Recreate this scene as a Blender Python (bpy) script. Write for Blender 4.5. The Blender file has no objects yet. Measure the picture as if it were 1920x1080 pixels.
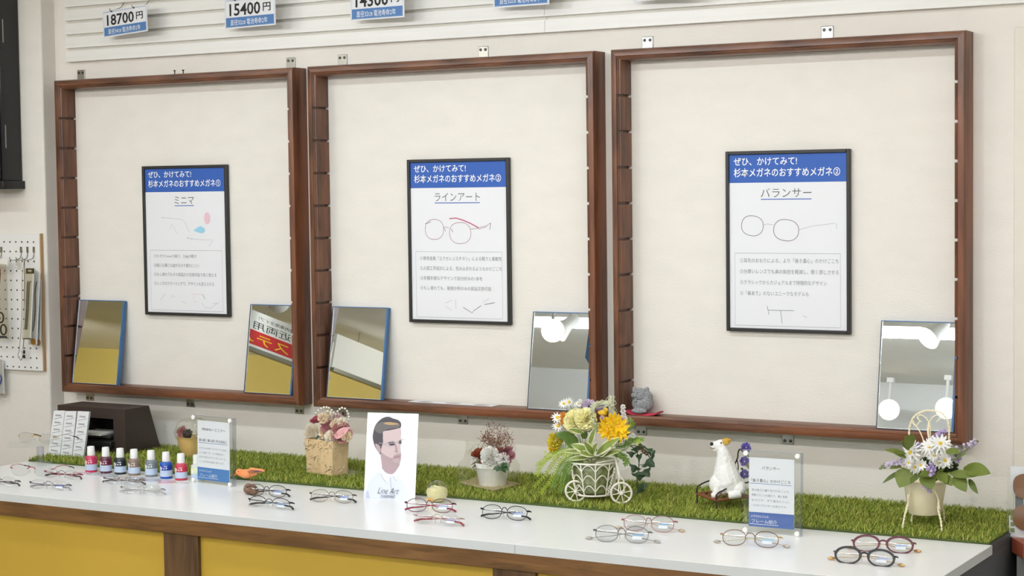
import bpy, bmesh, math, random
import numpy as np
from mathutils import Vector, Matrix, Euler
random.seed(7); np.random.seed(7)
PI = math.pi
S = bpy.context.scene
COL = S.collection

# ------------------------------------------------------------------ camera
CAM = Vector((2.9919, -4.1831, 1.5531)); YAW, PIT, ROL = 0.5268, -0.0536, -0.0126; FPX = 3427.0
_f = Vector((-math.sin(YAW)*math.cos(PIT), math.cos(YAW)*math.cos(PIT), math.sin(PIT)))
_r0 = Vector((math.cos(YAW), math.sin(YAW), 0)); _u0 = _r0.cross(_f)
_r = _r0*math.cos(ROL)+_u0*math.sin(ROL); _u = -_r0*math.sin(ROL)+_u0*math.cos(ROL)
cd = bpy.data.cameras.new('camera'); cd.sensor_width = 36; cd.lens = FPX*36/1920; cd.clip_start = .05
cam = bpy.data.objects.new('camera', cd); COL.objects.link(cam)
cam.matrix_world = Matrix((( _r.x,_u.x,-_f.x,CAM.x),(_r.y,_u.y,-_f.y,CAM.y),(_r.z,_u.z,-_f.z,CAM.z),(0,0,0,1)))
S.camera = cam
def ray(px, py): return _f+_r*((px-960)/FPX)-_u*((py-540)/FPX)
def atY(px, py, Y):
    d = ray(px, py); return CAM+d*((Y-CAM.y)/d.y)
def atZ(px, py, Z):
    d = ray(px, py); return CAM+d*((Z-CAM.z)/d.z)

# ------------------------------------------------------------------ world, exposure, lights
W = bpy.data.worlds.new('world'); S.world = W; W.use_nodes = True
W.node_tree.nodes['Background'].inputs[0].default_value = (.9,.95,1,1)
W.node_tree.nodes['Background'].inputs[1].default_value = .6
S.view_settings.view_transform = 'Standard'; S.view_settings.look = 'None'
S.view_settings.exposure = 0.0; S.view_settings.gamma = 1.0; S.view_settings.use_curve_mapping = False
CEIL = 2.47
def area(name, loc, sx, sy, power, col, rot=(0,0,0)):
    l = bpy.data.lights.new(name, 'AREA'); l.shape = 'RECTANGLE'; l.size = sx; l.size_y = sy; l.energy = power; l.color = col
    o = bpy.data.objects.new(name, l); o.location = loc; o.rotation_euler = rot; COL.objects.link(o); return o
def _sp(): pass
def spot(name, loc, target, power, col, size=75, rad=.03, blend=.6):
    l = bpy.data.lights.new(name, 'SPOT'); l.energy = power; l.color = col; l.spot_size = math.radians(size); l.spot_blend = blend; l.shadow_soft_size = rad
    o = bpy.data.objects.new(name, l); o.location = loc
    o.rotation_euler = (Vector(target)-Vector(loc)).to_track_quat('-Z','Y').to_euler(); COL.objects.link(o); return o
TUBES = [(-1.2, .08, 8, (.88,.95,1), (-1.0,.45,1.9,3.35), 'nearest the framed wall'), (-3.3, .08, 4, (.96,.98,1), (-6.2,-4.6,-3.0,-1.4,.2,1.8,3.4), 'added as fill light across the middle of the shop'), (-5.24, 0, 0, (1,.98,.95), (-2.2,.24,2.68), 'along the rear of the shop')]  # middle batten row is added and unseen, for frontal fill light
for ty, tw, pw, c, xs, wh in TUBES:
    for x in (xs if pw else ()): area('fluorescent_light', (x, ty, CEIL-.075), 1.2, tw, pw, c)
SPOTS = [((-1.0,-2.5),(-.75,0,1.25),(1,.83,.64),92), ((-.1,-2.5),(.1,0,1.25),(.93,.97,1),98), ((.8,-2.5),(.75,0,1.25),(.90,.95,1),104),
         ((1.7,-2.5),(1.5,0,1.25),(1,.94,.86),82), ((2.5,-2.4),(2.0,0,1.2),(1,.78,.58),84)]
for (x, y), tg, c, pw in SPOTS:
    h_ = Vector((x, y, CEIL-.17)); spot('track_spot_light', h_+(Vector(tg)-h_).normalized()*.13, tg, pw*.24, c)
spot('track_spot_light', (-3.42, -6.30, 2.265), (-4.2,-6.2,2.25), 10, (1,.97,.92), 90)  # unseen lamp added to brighten the plain hanging board in the mirrors
spot('track_spot_light', (-3.92,-4.74,2.33), (-4.2,-5.3,2.2), 4, (.95,.98,1), 80)
spot('track_spot_light', (-5.03,-5.10,2.22), (-5.4,-7,1.7), 75, (1,.96,.90), 110)  # added lamp that lifts the yellow wall in the mirrors
spot('track_spot_light', (-7.03,-5.10,2.22), (-7.4,-7,1.7), 60, (1,.96,.90), 110)  # second added lamp for the yellow wall, farther left

# ------------------------------------------------------------------ materials
def lin(h):
    h = h.lstrip('#'); c = [int(h[i:i+2],16)/255 for i in (0,2,4)]
    return tuple((v/12.92 if v<=.04045 else ((v+.055)/1.055)**2.4) for v in c)+(1,)
MATS = {}
def mat(name, col='#808080', rough=.5, metal=0, spec=.5, var=0, vscale=30, bump=0, bscale=200, stretch=(1,1,1), col2=None, trans=0, emit=None, estr=0, coat=0, attr=False):
    if name in MATS: return MATS[name]
    m = bpy.data.materials.new(name); m.use_nodes = True; nt = m.node_tree; b = nt.nodes['Principled BSDF']; L = nt.links.new
    c = lin(col); b.inputs['Base Color'].default_value = c; b.inputs['Roughness'].default_value = rough; b.inputs['Metallic'].default_value = metal
    b.inputs['Specular IOR Level'].default_value = spec; b.inputs['Transmission Weight'].default_value = trans; b.inputs['Coat Weight'].default_value = coat
    if emit: b.inputs['Emission Color'].default_value = lin(emit); b.inputs['Emission Strength'].default_value = estr
    if var or bump or col2:
        tc = nt.nodes.new('ShaderNodeTexCoord'); mp = nt.nodes.new('ShaderNodeMapping'); mp.inputs['Scale'].default_value = stretch
        L(tc.outputs['Object'], mp.inputs[0])
        nz = nt.nodes.new('ShaderNodeTexNoise'); nz.inputs['Scale'].default_value = vscale; nz.inputs['Detail'].default_value = 5; L(mp.outputs[0], nz.inputs[0])
        if var or col2:
            rp = nt.nodes.new('ShaderNodeValToRGB'); c2 = lin(col2) if col2 else tuple(max(0,v*(1-var)) for v in c[:3])+(1,)
            rp.color_ramp.elements[0].position = .32; rp.color_ramp.elements[1].position = .68
            rp.color_ramp.elements[0].color = c2; rp.color_ramp.elements[1].color = c if col2 else tuple(v*(1+var*.4) for v in c[:3])+(1,)
            L(nz.outputs[0], rp.inputs[0]); L(rp.outputs[0], b.inputs['Base Color'])
        if bump:
            n2 = nt.nodes.new('ShaderNodeTexNoise'); n2.inputs['Scale'].default_value = bscale; n2.inputs['Detail'].default_value = 4; L(mp.outputs[0], n2.inputs[0])
            bp = nt.nodes.new('ShaderNodeBump'); bp.inputs['Strength'].default_value = bump; bp.inputs['Distance'].default_value = .004
            L(n2.outputs[0], bp.inputs['Height']); L(bp.outputs[0], b.inputs['Normal'])
    if attr:
        a = nt.nodes.new('ShaderNodeAttribute'); a.attribute_name = 'tint'; L(a.outputs['Color'], b.inputs['Base Color'])
    MATS[name] = m; return m
def clear(name, tint='#FFFFFF', gloss=.08, rough=.02, gcol='#FFFFFF', fres=1.45):
    # thin clear plastic / lens: fresnel mix of see-through and gloss
    if name in MATS: return MATS[name]
    m = bpy.data.materials.new(name); m.use_nodes = True; nt = m.node_tree; nt.nodes.clear(); L = nt.links.new
    o = nt.nodes.new('ShaderNodeOutputMaterial'); mx = nt.nodes.new('ShaderNodeMixShader'); t = nt.nodes.new('ShaderNodeBsdfTransparent'); g = nt.nodes.new('ShaderNodeBsdfGlossy')
    lw = nt.nodes.new('ShaderNodeLayerWeight'); lw.inputs[0].default_value = .5; pw = nt.nodes.new('ShaderNodeMath'); pw.operation = 'POWER'; pw.inputs[1].default_value = 4; L(lw.outputs['Facing'], pw.inputs[0])
    ad = nt.nodes.new('ShaderNodeMath'); ad.operation = 'MULTIPLY_ADD'; ad.use_clamp = True; ad.inputs[1].default_value = fres-1; ad.inputs[2].default_value = gloss; L(pw.outputs[0], ad.inputs[0])
    t.inputs[0].default_value = lin(tint); g.inputs[0].default_value = lin(gcol); g.inputs[1].default_value = rough
    L(ad.outputs[0], mx.inputs[0]); L(t.outputs[0], mx.inputs[1]); L(g.outputs[0], mx.inputs[2]); L(mx.outputs[0], o.inputs[0])
    MATS[name] = m; return m
def wood(name, base, dark, light, stretch, rough=.32, patch='#8a4a2a'):
    m = bpy.data.materials.new(name); m.use_nodes = True; nt = m.node_tree; b = nt.nodes['Principled BSDF']; L = nt.links.new
    tc = nt.nodes.new('ShaderNodeTexCoord'); mp = nt.nodes.new('ShaderNodeMapping'); mp.inputs['Scale'].default_value = stretch; L(tc.outputs['Object'], mp.inputs[0])
    n1 = nt.nodes.new('ShaderNodeTexNoise'); n1.inputs['Scale'].default_value = 60; n1.inputs['Detail'].default_value = 6; n1.inputs['Distortion'].default_value = .6; L(mp.outputs[0], n1.inputs[0])
    rp = nt.nodes.new('ShaderNodeValToRGB'); e = rp.color_ramp.elements; e[0].position = .3; e[0].color = lin(dark); e[1].position = .7; e[1].color = lin(light)
    k = rp.color_ramp.elements.new(.5); k.color = lin(base); L(n1.outputs[0], rp.inputs[0])
    n2 = nt.nodes.new('ShaderNodeTexNoise'); n2.inputs['Scale'].default_value = 7; n2.inputs['Detail'].default_value = 2; L(mp.outputs[0], n2.inputs[0])
    r2 = nt.nodes.new('ShaderNodeValToRGB'); r2.color_ramp.elements[0].position = .60; r2.color_ramp.elements[1].position = .78; L(n2.outputs[0], r2.inputs[0])
    mx = nt.nodes.new('ShaderNodeMix'); mx.data_type = 'RGBA'; L(r2.outputs[0], mx.inputs[0]); L(rp.outputs[0], mx.inputs[6]); mx.inputs[7].default_value = lin(patch); L(mx.outputs[2], b.inputs['Base Color'])
    b.inputs['Roughness'].default_value = rough
    bp = nt.nodes.new('ShaderNodeBump'); bp.inputs['Strength'].default_value = .15; bp.inputs['Distance'].default_value = .002; L(n1.outputs[0], bp.inputs['Height']); L(bp.outputs[0], b.inputs['Normal'])
    MATS[name] = m; return m

M_wall = mat('cream_wallpaper', '#ECE7DE', .75, spec=.25, var=.03, vscale=9, bump=.16, bscale=110, stretch=(1,1,2.2))
M_white = mat('white_paint', '#ECEAE5', .5, var=.02, vscale=20, stretch=(.3,1,3))
M_slat = mat('white_slat_paint', '#F0EEE9', .45, var=.04, vscale=25, bump=.08, bscale=60, stretch=(.15,1,4))
M_slatback = mat('slat_backing', '#D8D4CA', .6)
M_wood_h = wood('brown_wood_rail', '#6C4733', '#4E3123', '#85583E', (.12,1,1), patch='#92532C')
M_wood_v = wood('brown_wood_stile', '#694533', '#4B3023', '#7F553D', (1,1,.12), patch='#8A4F2D')
M_strip = wood('counter_edge_wood', '#76522A', '#583D1D', '#876236', (.1,1,1), .5, '#725230')
M_post = wood('counter_post_wood', '#5F4427', '#46301A', '#6E502E', (1,1,.1), .5, '#6f4f32')
M_yellow = mat('yellow_panel', '#CCA83C', .55, var=.06, vscale=3)
M_top = mat('white_laminate', '#F6F6F5', .22, spec=.5)
M_blackf = mat('black_frame', '#2B2A29', .4)
M_paper = mat('white_paper', '#EAEBEE', .6)
M_blue = mat('blue_print', '#2F5FB4', .55)
M_blue2 = mat('sign_blue_print', '#3F7DBF', .5)
M_blue3 = mat('tag_blue_print', '#5480B8', .5)
M_ink = mat('dark_ink', '#3A3A3E', .6)
M_ink2 = mat('black_ink', '#1E1E20', .6)
M_grey = mat('grey_ink', '#8E8F94', .6)
M_lgrey = mat('pale_grey_ink', '#BDBEC4', .6)
M_winei = mat('wine_ink', '#8E3F58', .6)
M_cyani = mat('pale_cyan_ink', '#9ED3EA', .6)
M_pinki = mat('pale_pink_ink', '#EBC3D0', .6)
M_rule = mat('blue_rule_ink', '#4663B8', .6)
M_wink = mat('white_ink', '#F7F7F7', .55)
M_red = mat('red_print', '#C8262B', .5)
M_yelt = mat('yellow_print', '#F4D21E', .5)
M_steel = mat('zinc_steel', '#A9A9A4', .35, 1)
M_screw = mat('screw_steel', '#55554F', .4, 1)
M_mirror = mat('mirror_glass', '#E8ECEA', .005, 1)
M_mblue = mat('blue_mirror_edge', '#3C6DA0', .35)
M_mbev = mat('mirror_bevel_highlight', '#F2F4F2', .15, .6)
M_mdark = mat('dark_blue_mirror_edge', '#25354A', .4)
M_black = mat('black_lacquer', '#202020', .35)
M_acryl = clear('clear_acrylic', '#FCFDFD', .025)
M_acryledge = clear('acrylic_edge', '#ECEEF5', .08)
M_film = clear('clear_film', '#FAFAF8', .07, .10)
M_lens = clear('clear_lens', '#FAFAFB', .04)
M_glassy = clear('poster_acrylic', '#FFFFFF', 0.0, .03, fres=1.3)
M_green = mat('grass_blade', '#6E8F2E', .6, spec=.2, attr=True)
M_greenb = mat('grass_backing', '#55662C', .9)

# ------------------------------------------------------------------ mesh helpers
class MB:
    def __init__(s): s.v = []; s.f = []
    def add(s, vs, fs):
        o = len(s.v); s.v += [tuple(v) for v in vs]; s.f += [tuple(i+o for i in f) for f in fs]; return s
    def box(s, x0, x1, y0, y1, z0, z1, M=None):
        vs = [Vector((x,y,z)) for z in (z0,z1) for y in (y0,y1) for x in (x0,x1)]
        if M is not None: vs = [M@v for v in vs]
        return s.add(vs, [(0,2,3,1),(4,5,7,6),(0,1,5,4),(1,3,7,5),(3,2,6,7),(2,0,4,6)])
    def lathe(s, prof, n=20, M=None, sq=None):
        vs = []; fs = []; k = len(prof)
        for i in range(n):
            a = 2*PI*i/n; c, q = math.cos(a), math.sin(a)
            for r, z in prof:
                v = Vector((r*c, r*q, z)); vs.append(M@v if M is not None else v)
        for i in range(n):
            j = (i+1)%n
            for t in range(k-1): fs.append((i*k+t, j*k+t, j*k+t+1, i*k+t+1))
        if prof[0][0] > 1e-6: fs.append(tuple(i*k for i in reversed(range(n))))
        if prof[-1][0] > 1e-6: fs.append(tuple(i*k+k-1 for i in range(n)))
        return s.add(vs, fs)
    def tube(s, pts, r, n=6, closed=False):
        P = [Vector(p) for p in pts]; m = len(P)
        R = r if isinstance(r, (list,tuple)) else [r]*m
        vs = []; fs = []; up = None
        for i in range(m):
            if closed: t = P[(i+1)%m]-P[i-1]
            else: t = P[min(i+1,m-1)]-P[max(i-1,0)]
            if t.length < 1e-9: t = Vector((0,0,1))
            t.normalize()
            if up is None:
                up = Vector((0,0,1)) if abs(t.z) < .9 else Vector((1,0,0))
            up = (up-t*up.dot(t))
            if up.length < 1e-6: up = t.orthogonal()
            up.normalize(); q = t.cross(up)
            for j in range(n):
                a = 2*PI*j/n; vs.append(P[i]+(up*math.cos(a)+q*math.sin(a))*R[i])
        for i in range(m if closed else m-1):
            i2 = (i+1)%m
            for j in range(n): fs.append((i*n+j, i*n+(j+1)%n, i2*n+(j+1)%n, i2*n+j))
        if not closed: fs += [tuple(reversed(range(n))), tuple((m-1)*n+j for j in range(n))]
        return s.add(vs, fs)
    def ell(s, c, r, nu=14, nv=8, M=None):
        c = Vector(c); r = (r,r,r) if not isinstance(r,(tuple,list)) else r
        vs = []; fs = []
        for j in range(nv+1):
            p = PI*j/nv
            for i in range(nu):
                a = 2*PI*i/nu; v = Vector((r[0]*math.sin(p)*math.cos(a), r[1]*math.sin(p)*math.sin(a), r[2]*math.cos(p)))
                if M is not None: v = M@v
                vs.append(c+v)
        for j in range(nv):
            for i in range(nu): fs.append((j*nu+i, (j+1)*nu+i, (j+1)*nu+(i+1)%nu, j*nu+(i+1)%nu))
        return s.add(vs, fs)
    def plate(s, out, y0, y1):           # outline in XZ (counter-clockwise seen from -Y), extruded along y; y0 = front
        n = len(out); vs = [(x,y0,z) for x,z in out]+[(x,y1,z) for x,z in out]
        fs = [tuple(range(n)), tuple(reversed(range(n,2*n)))]+[(i,n+i,n+(i+1)%n,(i+1)%n) for i in range(n)]
        return s.add(vs, fs)
    def quad(s, a, b, c, d): return s.add([a,b,c,d], [(0,1,2,3)])
    def xf(s, M): s.v = [tuple(M@Vector(v)) for v in s.v]; return s
    def mesh(s, name):
        me = bpy.data.meshes.new(name); me.from_pydata(s.v, [], s.f); me.update(); return me
    def build(s, name, m, parent=None, smooth=35, bevel=0, local=False, fix=True):
        if parent is not None and not local:
            o = parent_origin(parent); s.v = [(x-o.x, y-o.y, z-o.z) for x,y,z in s.v]
        me = s.mesh(name)
        if fix:
            bm = bmesh.new(); bm.from_mesh(me); bmesh.ops.recalc_face_normals(bm, faces=bm.faces); bm.to_mesh(me); bm.free()
        if smooth:
            me.shade_smooth()
            if smooth < 180: me.set_sharp_from_angle(angle=math.radians(smooth))
        me.materials.append(m)
        o = bpy.data.objects.new(name, me); COL.objects.link(o)
        if parent is not None: o.parent = parent
        if bevel:
            b = o.modifiers.new('bevel','BEVEL'); b.width = bevel; b.segments = 2; b.limit_method = 'ANGLE'; b.angle_limit = math.radians(40)
        return o
def parent_origin(p):
    o = Vector((0,0,0))
    while p is not None: o = o+p.location; p = p.parent
    return o
def thing(name, label, cat, loc=(0,0,0), rotz=0, group=None):
    o = bpy.data.objects.new(name, None); o.empty_display_size = .02; COL.objects.link(o); o.location = loc; o.rotation_euler = (0,0,rotz)
    o['label'] = label; o['category'] = cat
    if group: o['group'] = group
    return o
def tag(o, label, cat, group=None):
    o['label'] = label; o['category'] = cat
    if group: o['group'] = group
    return o
def struct(o): o['kind'] = 'structure'; return o
def stuff(o): o['kind'] = 'stuff'; return o
def basis(n, up=Vector((0,0,1))):
    n = Vector(n).normalized(); x = up.cross(n)
    if x.length < 1e-4: x = Vector((1,0,0))
    x.normalize(); y = n.cross(x); return Matrix((x,y,n)).transposed()
def rect(x0, z0, x1, z1): return [(x0,z0),(x1,z0),(x1,z1),(x0,z1)]

# text -> list of verts/faces in a local XZ plane, fitted to a box
_fc = bpy.data.curves.new('lettering', 'FONT'); _fo = bpy.data.objects.new('lettering_source', _fc); COL.objects.link(_fo)
_cache = {}
def text_geo(t, shear=0, off=0):
    k = (t, shear, off)
    if k in _cache: return _cache[k]
    _fc.body = t; _fc.shear = shear; _fc.offset = off; _fc.resolution_u = 2; _fo.data.update_tag(); bpy.context.view_layer.update()
    me = bpy.data.meshes.new_from_object(_fo.evaluated_get(bpy.context.evaluated_depsgraph_get()))
    vs = [tuple(v.co) for v in me.vertices]; fs = [tuple(p.vertices) for p in me.polygons]; bpy.data.meshes.remove(me)
    _cache[k] = (vs, fs); return _cache[k]
def text(mb, t, x0, z0, x1, z1, y, shear=0, off=0, flip=False):
    vs, fs = text_geo(t, shear, off)
    if not vs: return
    ax = min(v[0] for v in vs); bx = max(v[0] for v in vs); ay = min(v[1] for v in vs); by = max(v[1] for v in vs)
    sx = (x1-x0)/max(bx-ax,1e-6); sz = (z1-z0)/max(by-ay,1e-6)
    mb.add([(x0+(v[0]-ax)*sx, y, z0+(v[1]-ay)*sz) for v in vs], fs)
def ribbon(mb, pts, w, y, closed=False):      # flat printed line in the XZ plane
    P = [Vector((a,b)) for a,b in pts]; n = len(P); vs = []
    for i in range(n):
        t = (P[(i+1)%n]-P[i-1]) if closed else (P[min(i+1,n-1)]-P[max(i-1,0)])
        t = t.normalized() if t.length > 1e-9 else Vector((1,0)); q = Vector((-t.y,t.x))*(w/2)
        vs += [(P[i].x+q.x, y, P[i].y+q.y), (P[i].x-q.x, y, P[i].y-q.y)]
    fs = [(2*i, 2*i+1, (2*i+3)%(2*n), (2*i+2)%(2*n)) for i in range(n if closed else n-1)]
    mb.add(vs, fs)
def oval(cx, cz, rx, rz, n=28, p=2.0, rot=0):
    o = []
    for i in range(n):
        a = 2*PI*i/n; c, q = math.cos(a), math.sin(a)
        x = rx*math.copysign(abs(c)**(2/p), c); z = rz*math.copysign(abs(q)**(2/p), q)
        o.append((cx+x*math.cos(rot)-z*math.sin(rot), cz+x*math.sin(rot)+z*math.cos(rot)))
    return o
def arc(cx, cz, r, a0, a1, n=10, rz=None):
    rz = r if rz is None else rz
    return [(cx+r*math.cos(a0+(a1-a0)*i/n), cz+rz*math.sin(a0+(a1-a0)*i/n)) for i in range(n+1)]
def smooth_path(pts, k=6):
    P = [Vector(p) for p in pts]; out = []
    for i in range(len(P)-1):
        a = P[max(i-1,0)]; b = P[i]; c = P[i+1]; d = P[min(i+2,len(P)-1)]
        for j in range(k):
            t = j/k; out.append(.5*((2*b)+(c-a)*t+(2*a-5*b+4*c-d)*t*t+(3*b-a-3*c+d)*t**3))
    out.append(P[-1]); return out

# ================================================================== THE SETTING
XL, XR, YB = -8.5, 4.6, -7.0
struct(MB().box(-1.055, XR, 0, .12, 0, CEIL).build('wall_back', M_wall))
struct(MB().box(XL, -1.055, -.06, .12, 0, CEIL).build('wall_left', M_wall, bevel=.006))          # shallow pier on the left that stands proud of the wall
struct(MB().box(1.8866, XR, -.006, 0, 0, 1.907).build('trim_1', mat('panel_paper', '#E8E2D6', .7, var=.03, vscale=12, bump=.3, bscale=70), bevel=.004))
struct(MB().box(XL, XR, YB, .12, -.1, 0).build('floor', mat('floor_vinyl', '#B9B2A5', .4, var=.06, vscale=8)))
struct(MB().box(XL, XR, YB, .12, CEIL, CEIL+.1).build('ceiling', mat('ceiling_paint', '#E6E4DC', .8, var=.03, vscale=4)))
M_yw = mat('west_wall_yellow', '#D4BF6C', .6, var=.05, vscale=3)
struct(MB().box(-3.6, XR, YB-.1, YB, 0, CEIL).build('wall_front', mat('front_wall_paint', '#DBDBD7', .7, var=.02, vscale=5)))
struct(MB().box(XL-.1, -3.6, YB-.1, YB, 0, CEIL).build('wall_front', M_yw))
struct(MB().box(XL-.1, XL, YB, -.06, 0, CEIL).build('wall_west', M_yw))
struct(MB().box(XR, XR+.1, YB, .12, 0, CEIL).build('wall_right', mat('front_wall_paint', '#DBDBD7', .7)))

# white boards on the yellow side wall (seen in the mirrors)
def wall_board(y0, y1, lab, txt):
    r = thing('hanging_sign_board', lab, 'sign', (-4.2, (y0+y1)/2, 2.215 if txt else 2.28), PI/2)
    for hx in (-.3,.3): MB().tube([(hx,0,.11),(hx,0,CEIL-r.location.z)], .004, 6).build('hanger', M_steel, r, local=True)
    h = (y1-y0)/2; MB().box(-h, h, -.012, .012, -.115, .115).build('board', mat('board_white', '#E9E9E4', .5), r, local=True)
    MB().box(-h, h, -.03, .012, -.14, -.115).build('lower_rail', mat('board_rail', '#8C8B80', .4, .6), r, local=True)
    if txt:
        a = MB(); a.quad((-.42,-.0125,-.095),(.60,-.0125,-.095),(.60,-.0125,-.005),(-.42,-.0125,-.005)); a.build('red_band', M_red, r, local=True)
        b = MB(); text(b, '用・中近両用', -.40, .005, .42, .055, -.0128); text(b, '（室内専用タイプ）', -.02, .066, .38, .09, -.0128); b.build('lettering', M_ink2, r, local=True)
        c = MB(); text(c, '験システム', -.38, -.085, .56, -.018, -.0132); c.build('lettering', M_yelt, r, local=True)
wall_board(-5.74, -4.83, 'white hanging sign board with red band, seen reflected in a mirror', True)
wall_board(-6.9, -5.76, 'plain white hanging board beyond the red banded sign', False)

# ceiling fittings
ORD = ('first','second','third','fourth','fifth','sixth','seventh','eighth')
for yy, tw_, pw_, c_, xs, w in TUBES:
    hl = 1.2 if not pw_ else .61
    for x in xs:
        r = thing('ceiling_light', ORD[list(xs).index(x)]+' white fluorescent batten from the left, '+w, 'ceiling light', (x, yy, CEIL), 0, 'fluorescent battens '+w)
        MB().box(x-hl-.02, x+hl+.02, yy-.05, yy+.05, CEIL-.05, CEIL).build('housing', M_white, r)
        if not pw_: MB().tube([(x-hl+.01,yy,CEIL-.078),(x+hl-.01,yy,CEIL-.078)], .026, 12).build('tube', mat('tube_glow','#FFFFFF',.5,emit='#F1F6FF',estr=44), r)
        for s in (-1,1): MB().box(x+s*hl-.012, x+s*hl+.012, yy-.03, yy+.03, CEIL-.09, CEIL-.05).build('end_cap', M_white, r)
M_bulb = mat('lamp_glow', '#FFF0D8', .5, emit='#FFF1DC', estr=9)
M_bulb2 = mat('lamp_glow_cool', '#F0F8FF', .5, emit='#EAF6FF', estr=9)
def track_spot(x, y, target, bulb, lab, drop=.12, grp=None, sc=1.0):
    r = thing('track_spotlight', lab, 'spotlight', (x, y, CEIL), 0, grp)
    MB().box(x-.022, x+.022, y-.016, y+.016, CEIL-.03, CEIL).build('track_adapter', M_white, r)
    MB().tube([(x,y,CEIL-.03),(x,y,CEIL-drop)], .01, 8).build('stem', M_white, r)
    d = (Vector(target)-Vector((x,y,CEIL-drop))).normalized(); M = Matrix.Translation((x,y,CEIL-drop))@basis(d).to_4x4()@Matrix.Scale(sc,4)
    MB().lathe([(.0,-.045),(.025,-.045),(.03,-.01),(.032,.02),(.058,.085),(.056,.085),(.03,.025),(.0,.02)], 20, M).build('lamp_head', M_white, r)
    MB().lathe([(.0,.070),(.03,.074),(.052,.080),(.03,.086),(0,.088)], 20, M).build('bulb', bulb, r)
for i, ((x, y), tg, c, pw) in enumerate(SPOTS):
    track_spot(x, y, tg, M_bulb if i in (0,3,4) else M_bulb2, ORD[i]+' white track spotlight from the left, aimed at the framed wall', .17, 'track spotlights aimed at the display wall')
for (x, y, dr, b, tg, lb) in ((-.70,-6.85,.2,M_bulb,(1.6,-1.2,1.1),'warm spotlight hanging low before the grey rear wall'), (-.29,-6.7,.2,M_bulb2,(1.6,-1.2,1.1),'cool white spotlight hanging low before the grey rear wall'), (.20,-4.86,.13,M_bulb,(-.12,-4.35,1.75),'warm spotlight beside the rear battens, tilted steeply down'),
        (-1.90,-4.6,.26,M_bulb,(.9,-.5,1.0),'warm spotlight at the middle left of the shop, facing the racks'), (-2.00,-4.98,.13,M_bulb,(-2.3,-4.6,1.85),'spotlight left of the blue banner, tilted steeply down'), (-3.25,-6.32,.2,M_bulb,(-4.2,-6.2,2.25),'added spotlight near the rear wall brightening the plain hanging board'), (-5.0,-4.94,.2,M_bulb,(-5.4,-7,1.7),'added spotlight left of the hanging boards, brightening the yellow wall'), (-7.0,-4.94,.2,M_bulb,(-7.4,-7,1.7),'added spotlight farthest left, brightening the yellow wall'), (-3.83,-4.6,.10,M_bulb2,(-4.2,-5.3,2.1),'cool spotlight beside the red banded sign board')):  # plain-board and yellow-wall spotlights are added to brighten the mirror views
    track_spot(x, y, tg, b, lb, dr, 'rear spotlights seen in the mirrors', 1.15)
r = thing('hanging_banner', 'narrow blue banner hanging from the ceiling near the rear spotlights', 'banner', (-1.51,-4.4,CEIL))
MB().add([(-1.56,-4.4,2.40),(-1.46,-4.4,2.40),(-1.46,-4.4,2.02),(-1.51,-4.4,1.96),(-1.56,-4.4,2.02),(-1.56,-4.403,2.40),(-1.46,-4.403,2.40),(-1.46,-4.403,2.02),(-1.51,-4.403,1.96),(-1.56,-4.403,2.02)], [(0,1,2,3,4),(9,8,7,6,5)]+[(i,5+i,5+(i+1)%5,(i+1)%5) for i in range(5)]).build('cloth', mat('banner_blue','#4E80B0',.7), r, smooth=0)
MB().tube([(-1.56,-4.4,2.40),(-1.51,-4.4,CEIL),(-1.46,-4.4,2.40)], .0012, 5).build('cord', M_steel, r)

# ------------------------------------------------------------------ slatted display panel above the frames
def slat_panel(x0, x1, lab):
    r = thing('slat_wall_panel', lab, 'wall panel', (x0, 0, 1.9588))
    MB().box(x0, x1, -.006, 0, 1.9588, 2.42).build('backing_board', M_slatback, r)
    z = 1.9588; k = 0; me = None
    while z < 2.40:
        if me is None:
            o = MB().plate([(0,0)], 0, 0) if False else None
            m = MB(); m.add([(x0-x0,-.006,0),(x1-x0,-.006,0),(x1-x0,-.019,.001),(0,-.019,.001),(0,-.016,.0335),(x1-x0,-.016,.0335),(0,-.006,.0345),(x1-x0,-.006,.0345)],
                            [(0,1,2,3),(3,2,5,4),(4,5,7,6),(0,3,4,6),(1,7,5,2),(0,6,7,1)])
            o = m.build('slat', M_slat, r, smooth=0, local=True); me = o.data
        else:
            o = bpy.data.objects.new('slat', me); COL.objects.link(o); o.parent = r
        o.location = (0, 0, z-1.9588); z += .0415; k += 1
slat_panel(-.9955, .6765, 'long white slatted panel above the left and middle frames')
slat_panel(.6775, 3.2, 'white slatted panel right of the seam, above the right frame')

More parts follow.
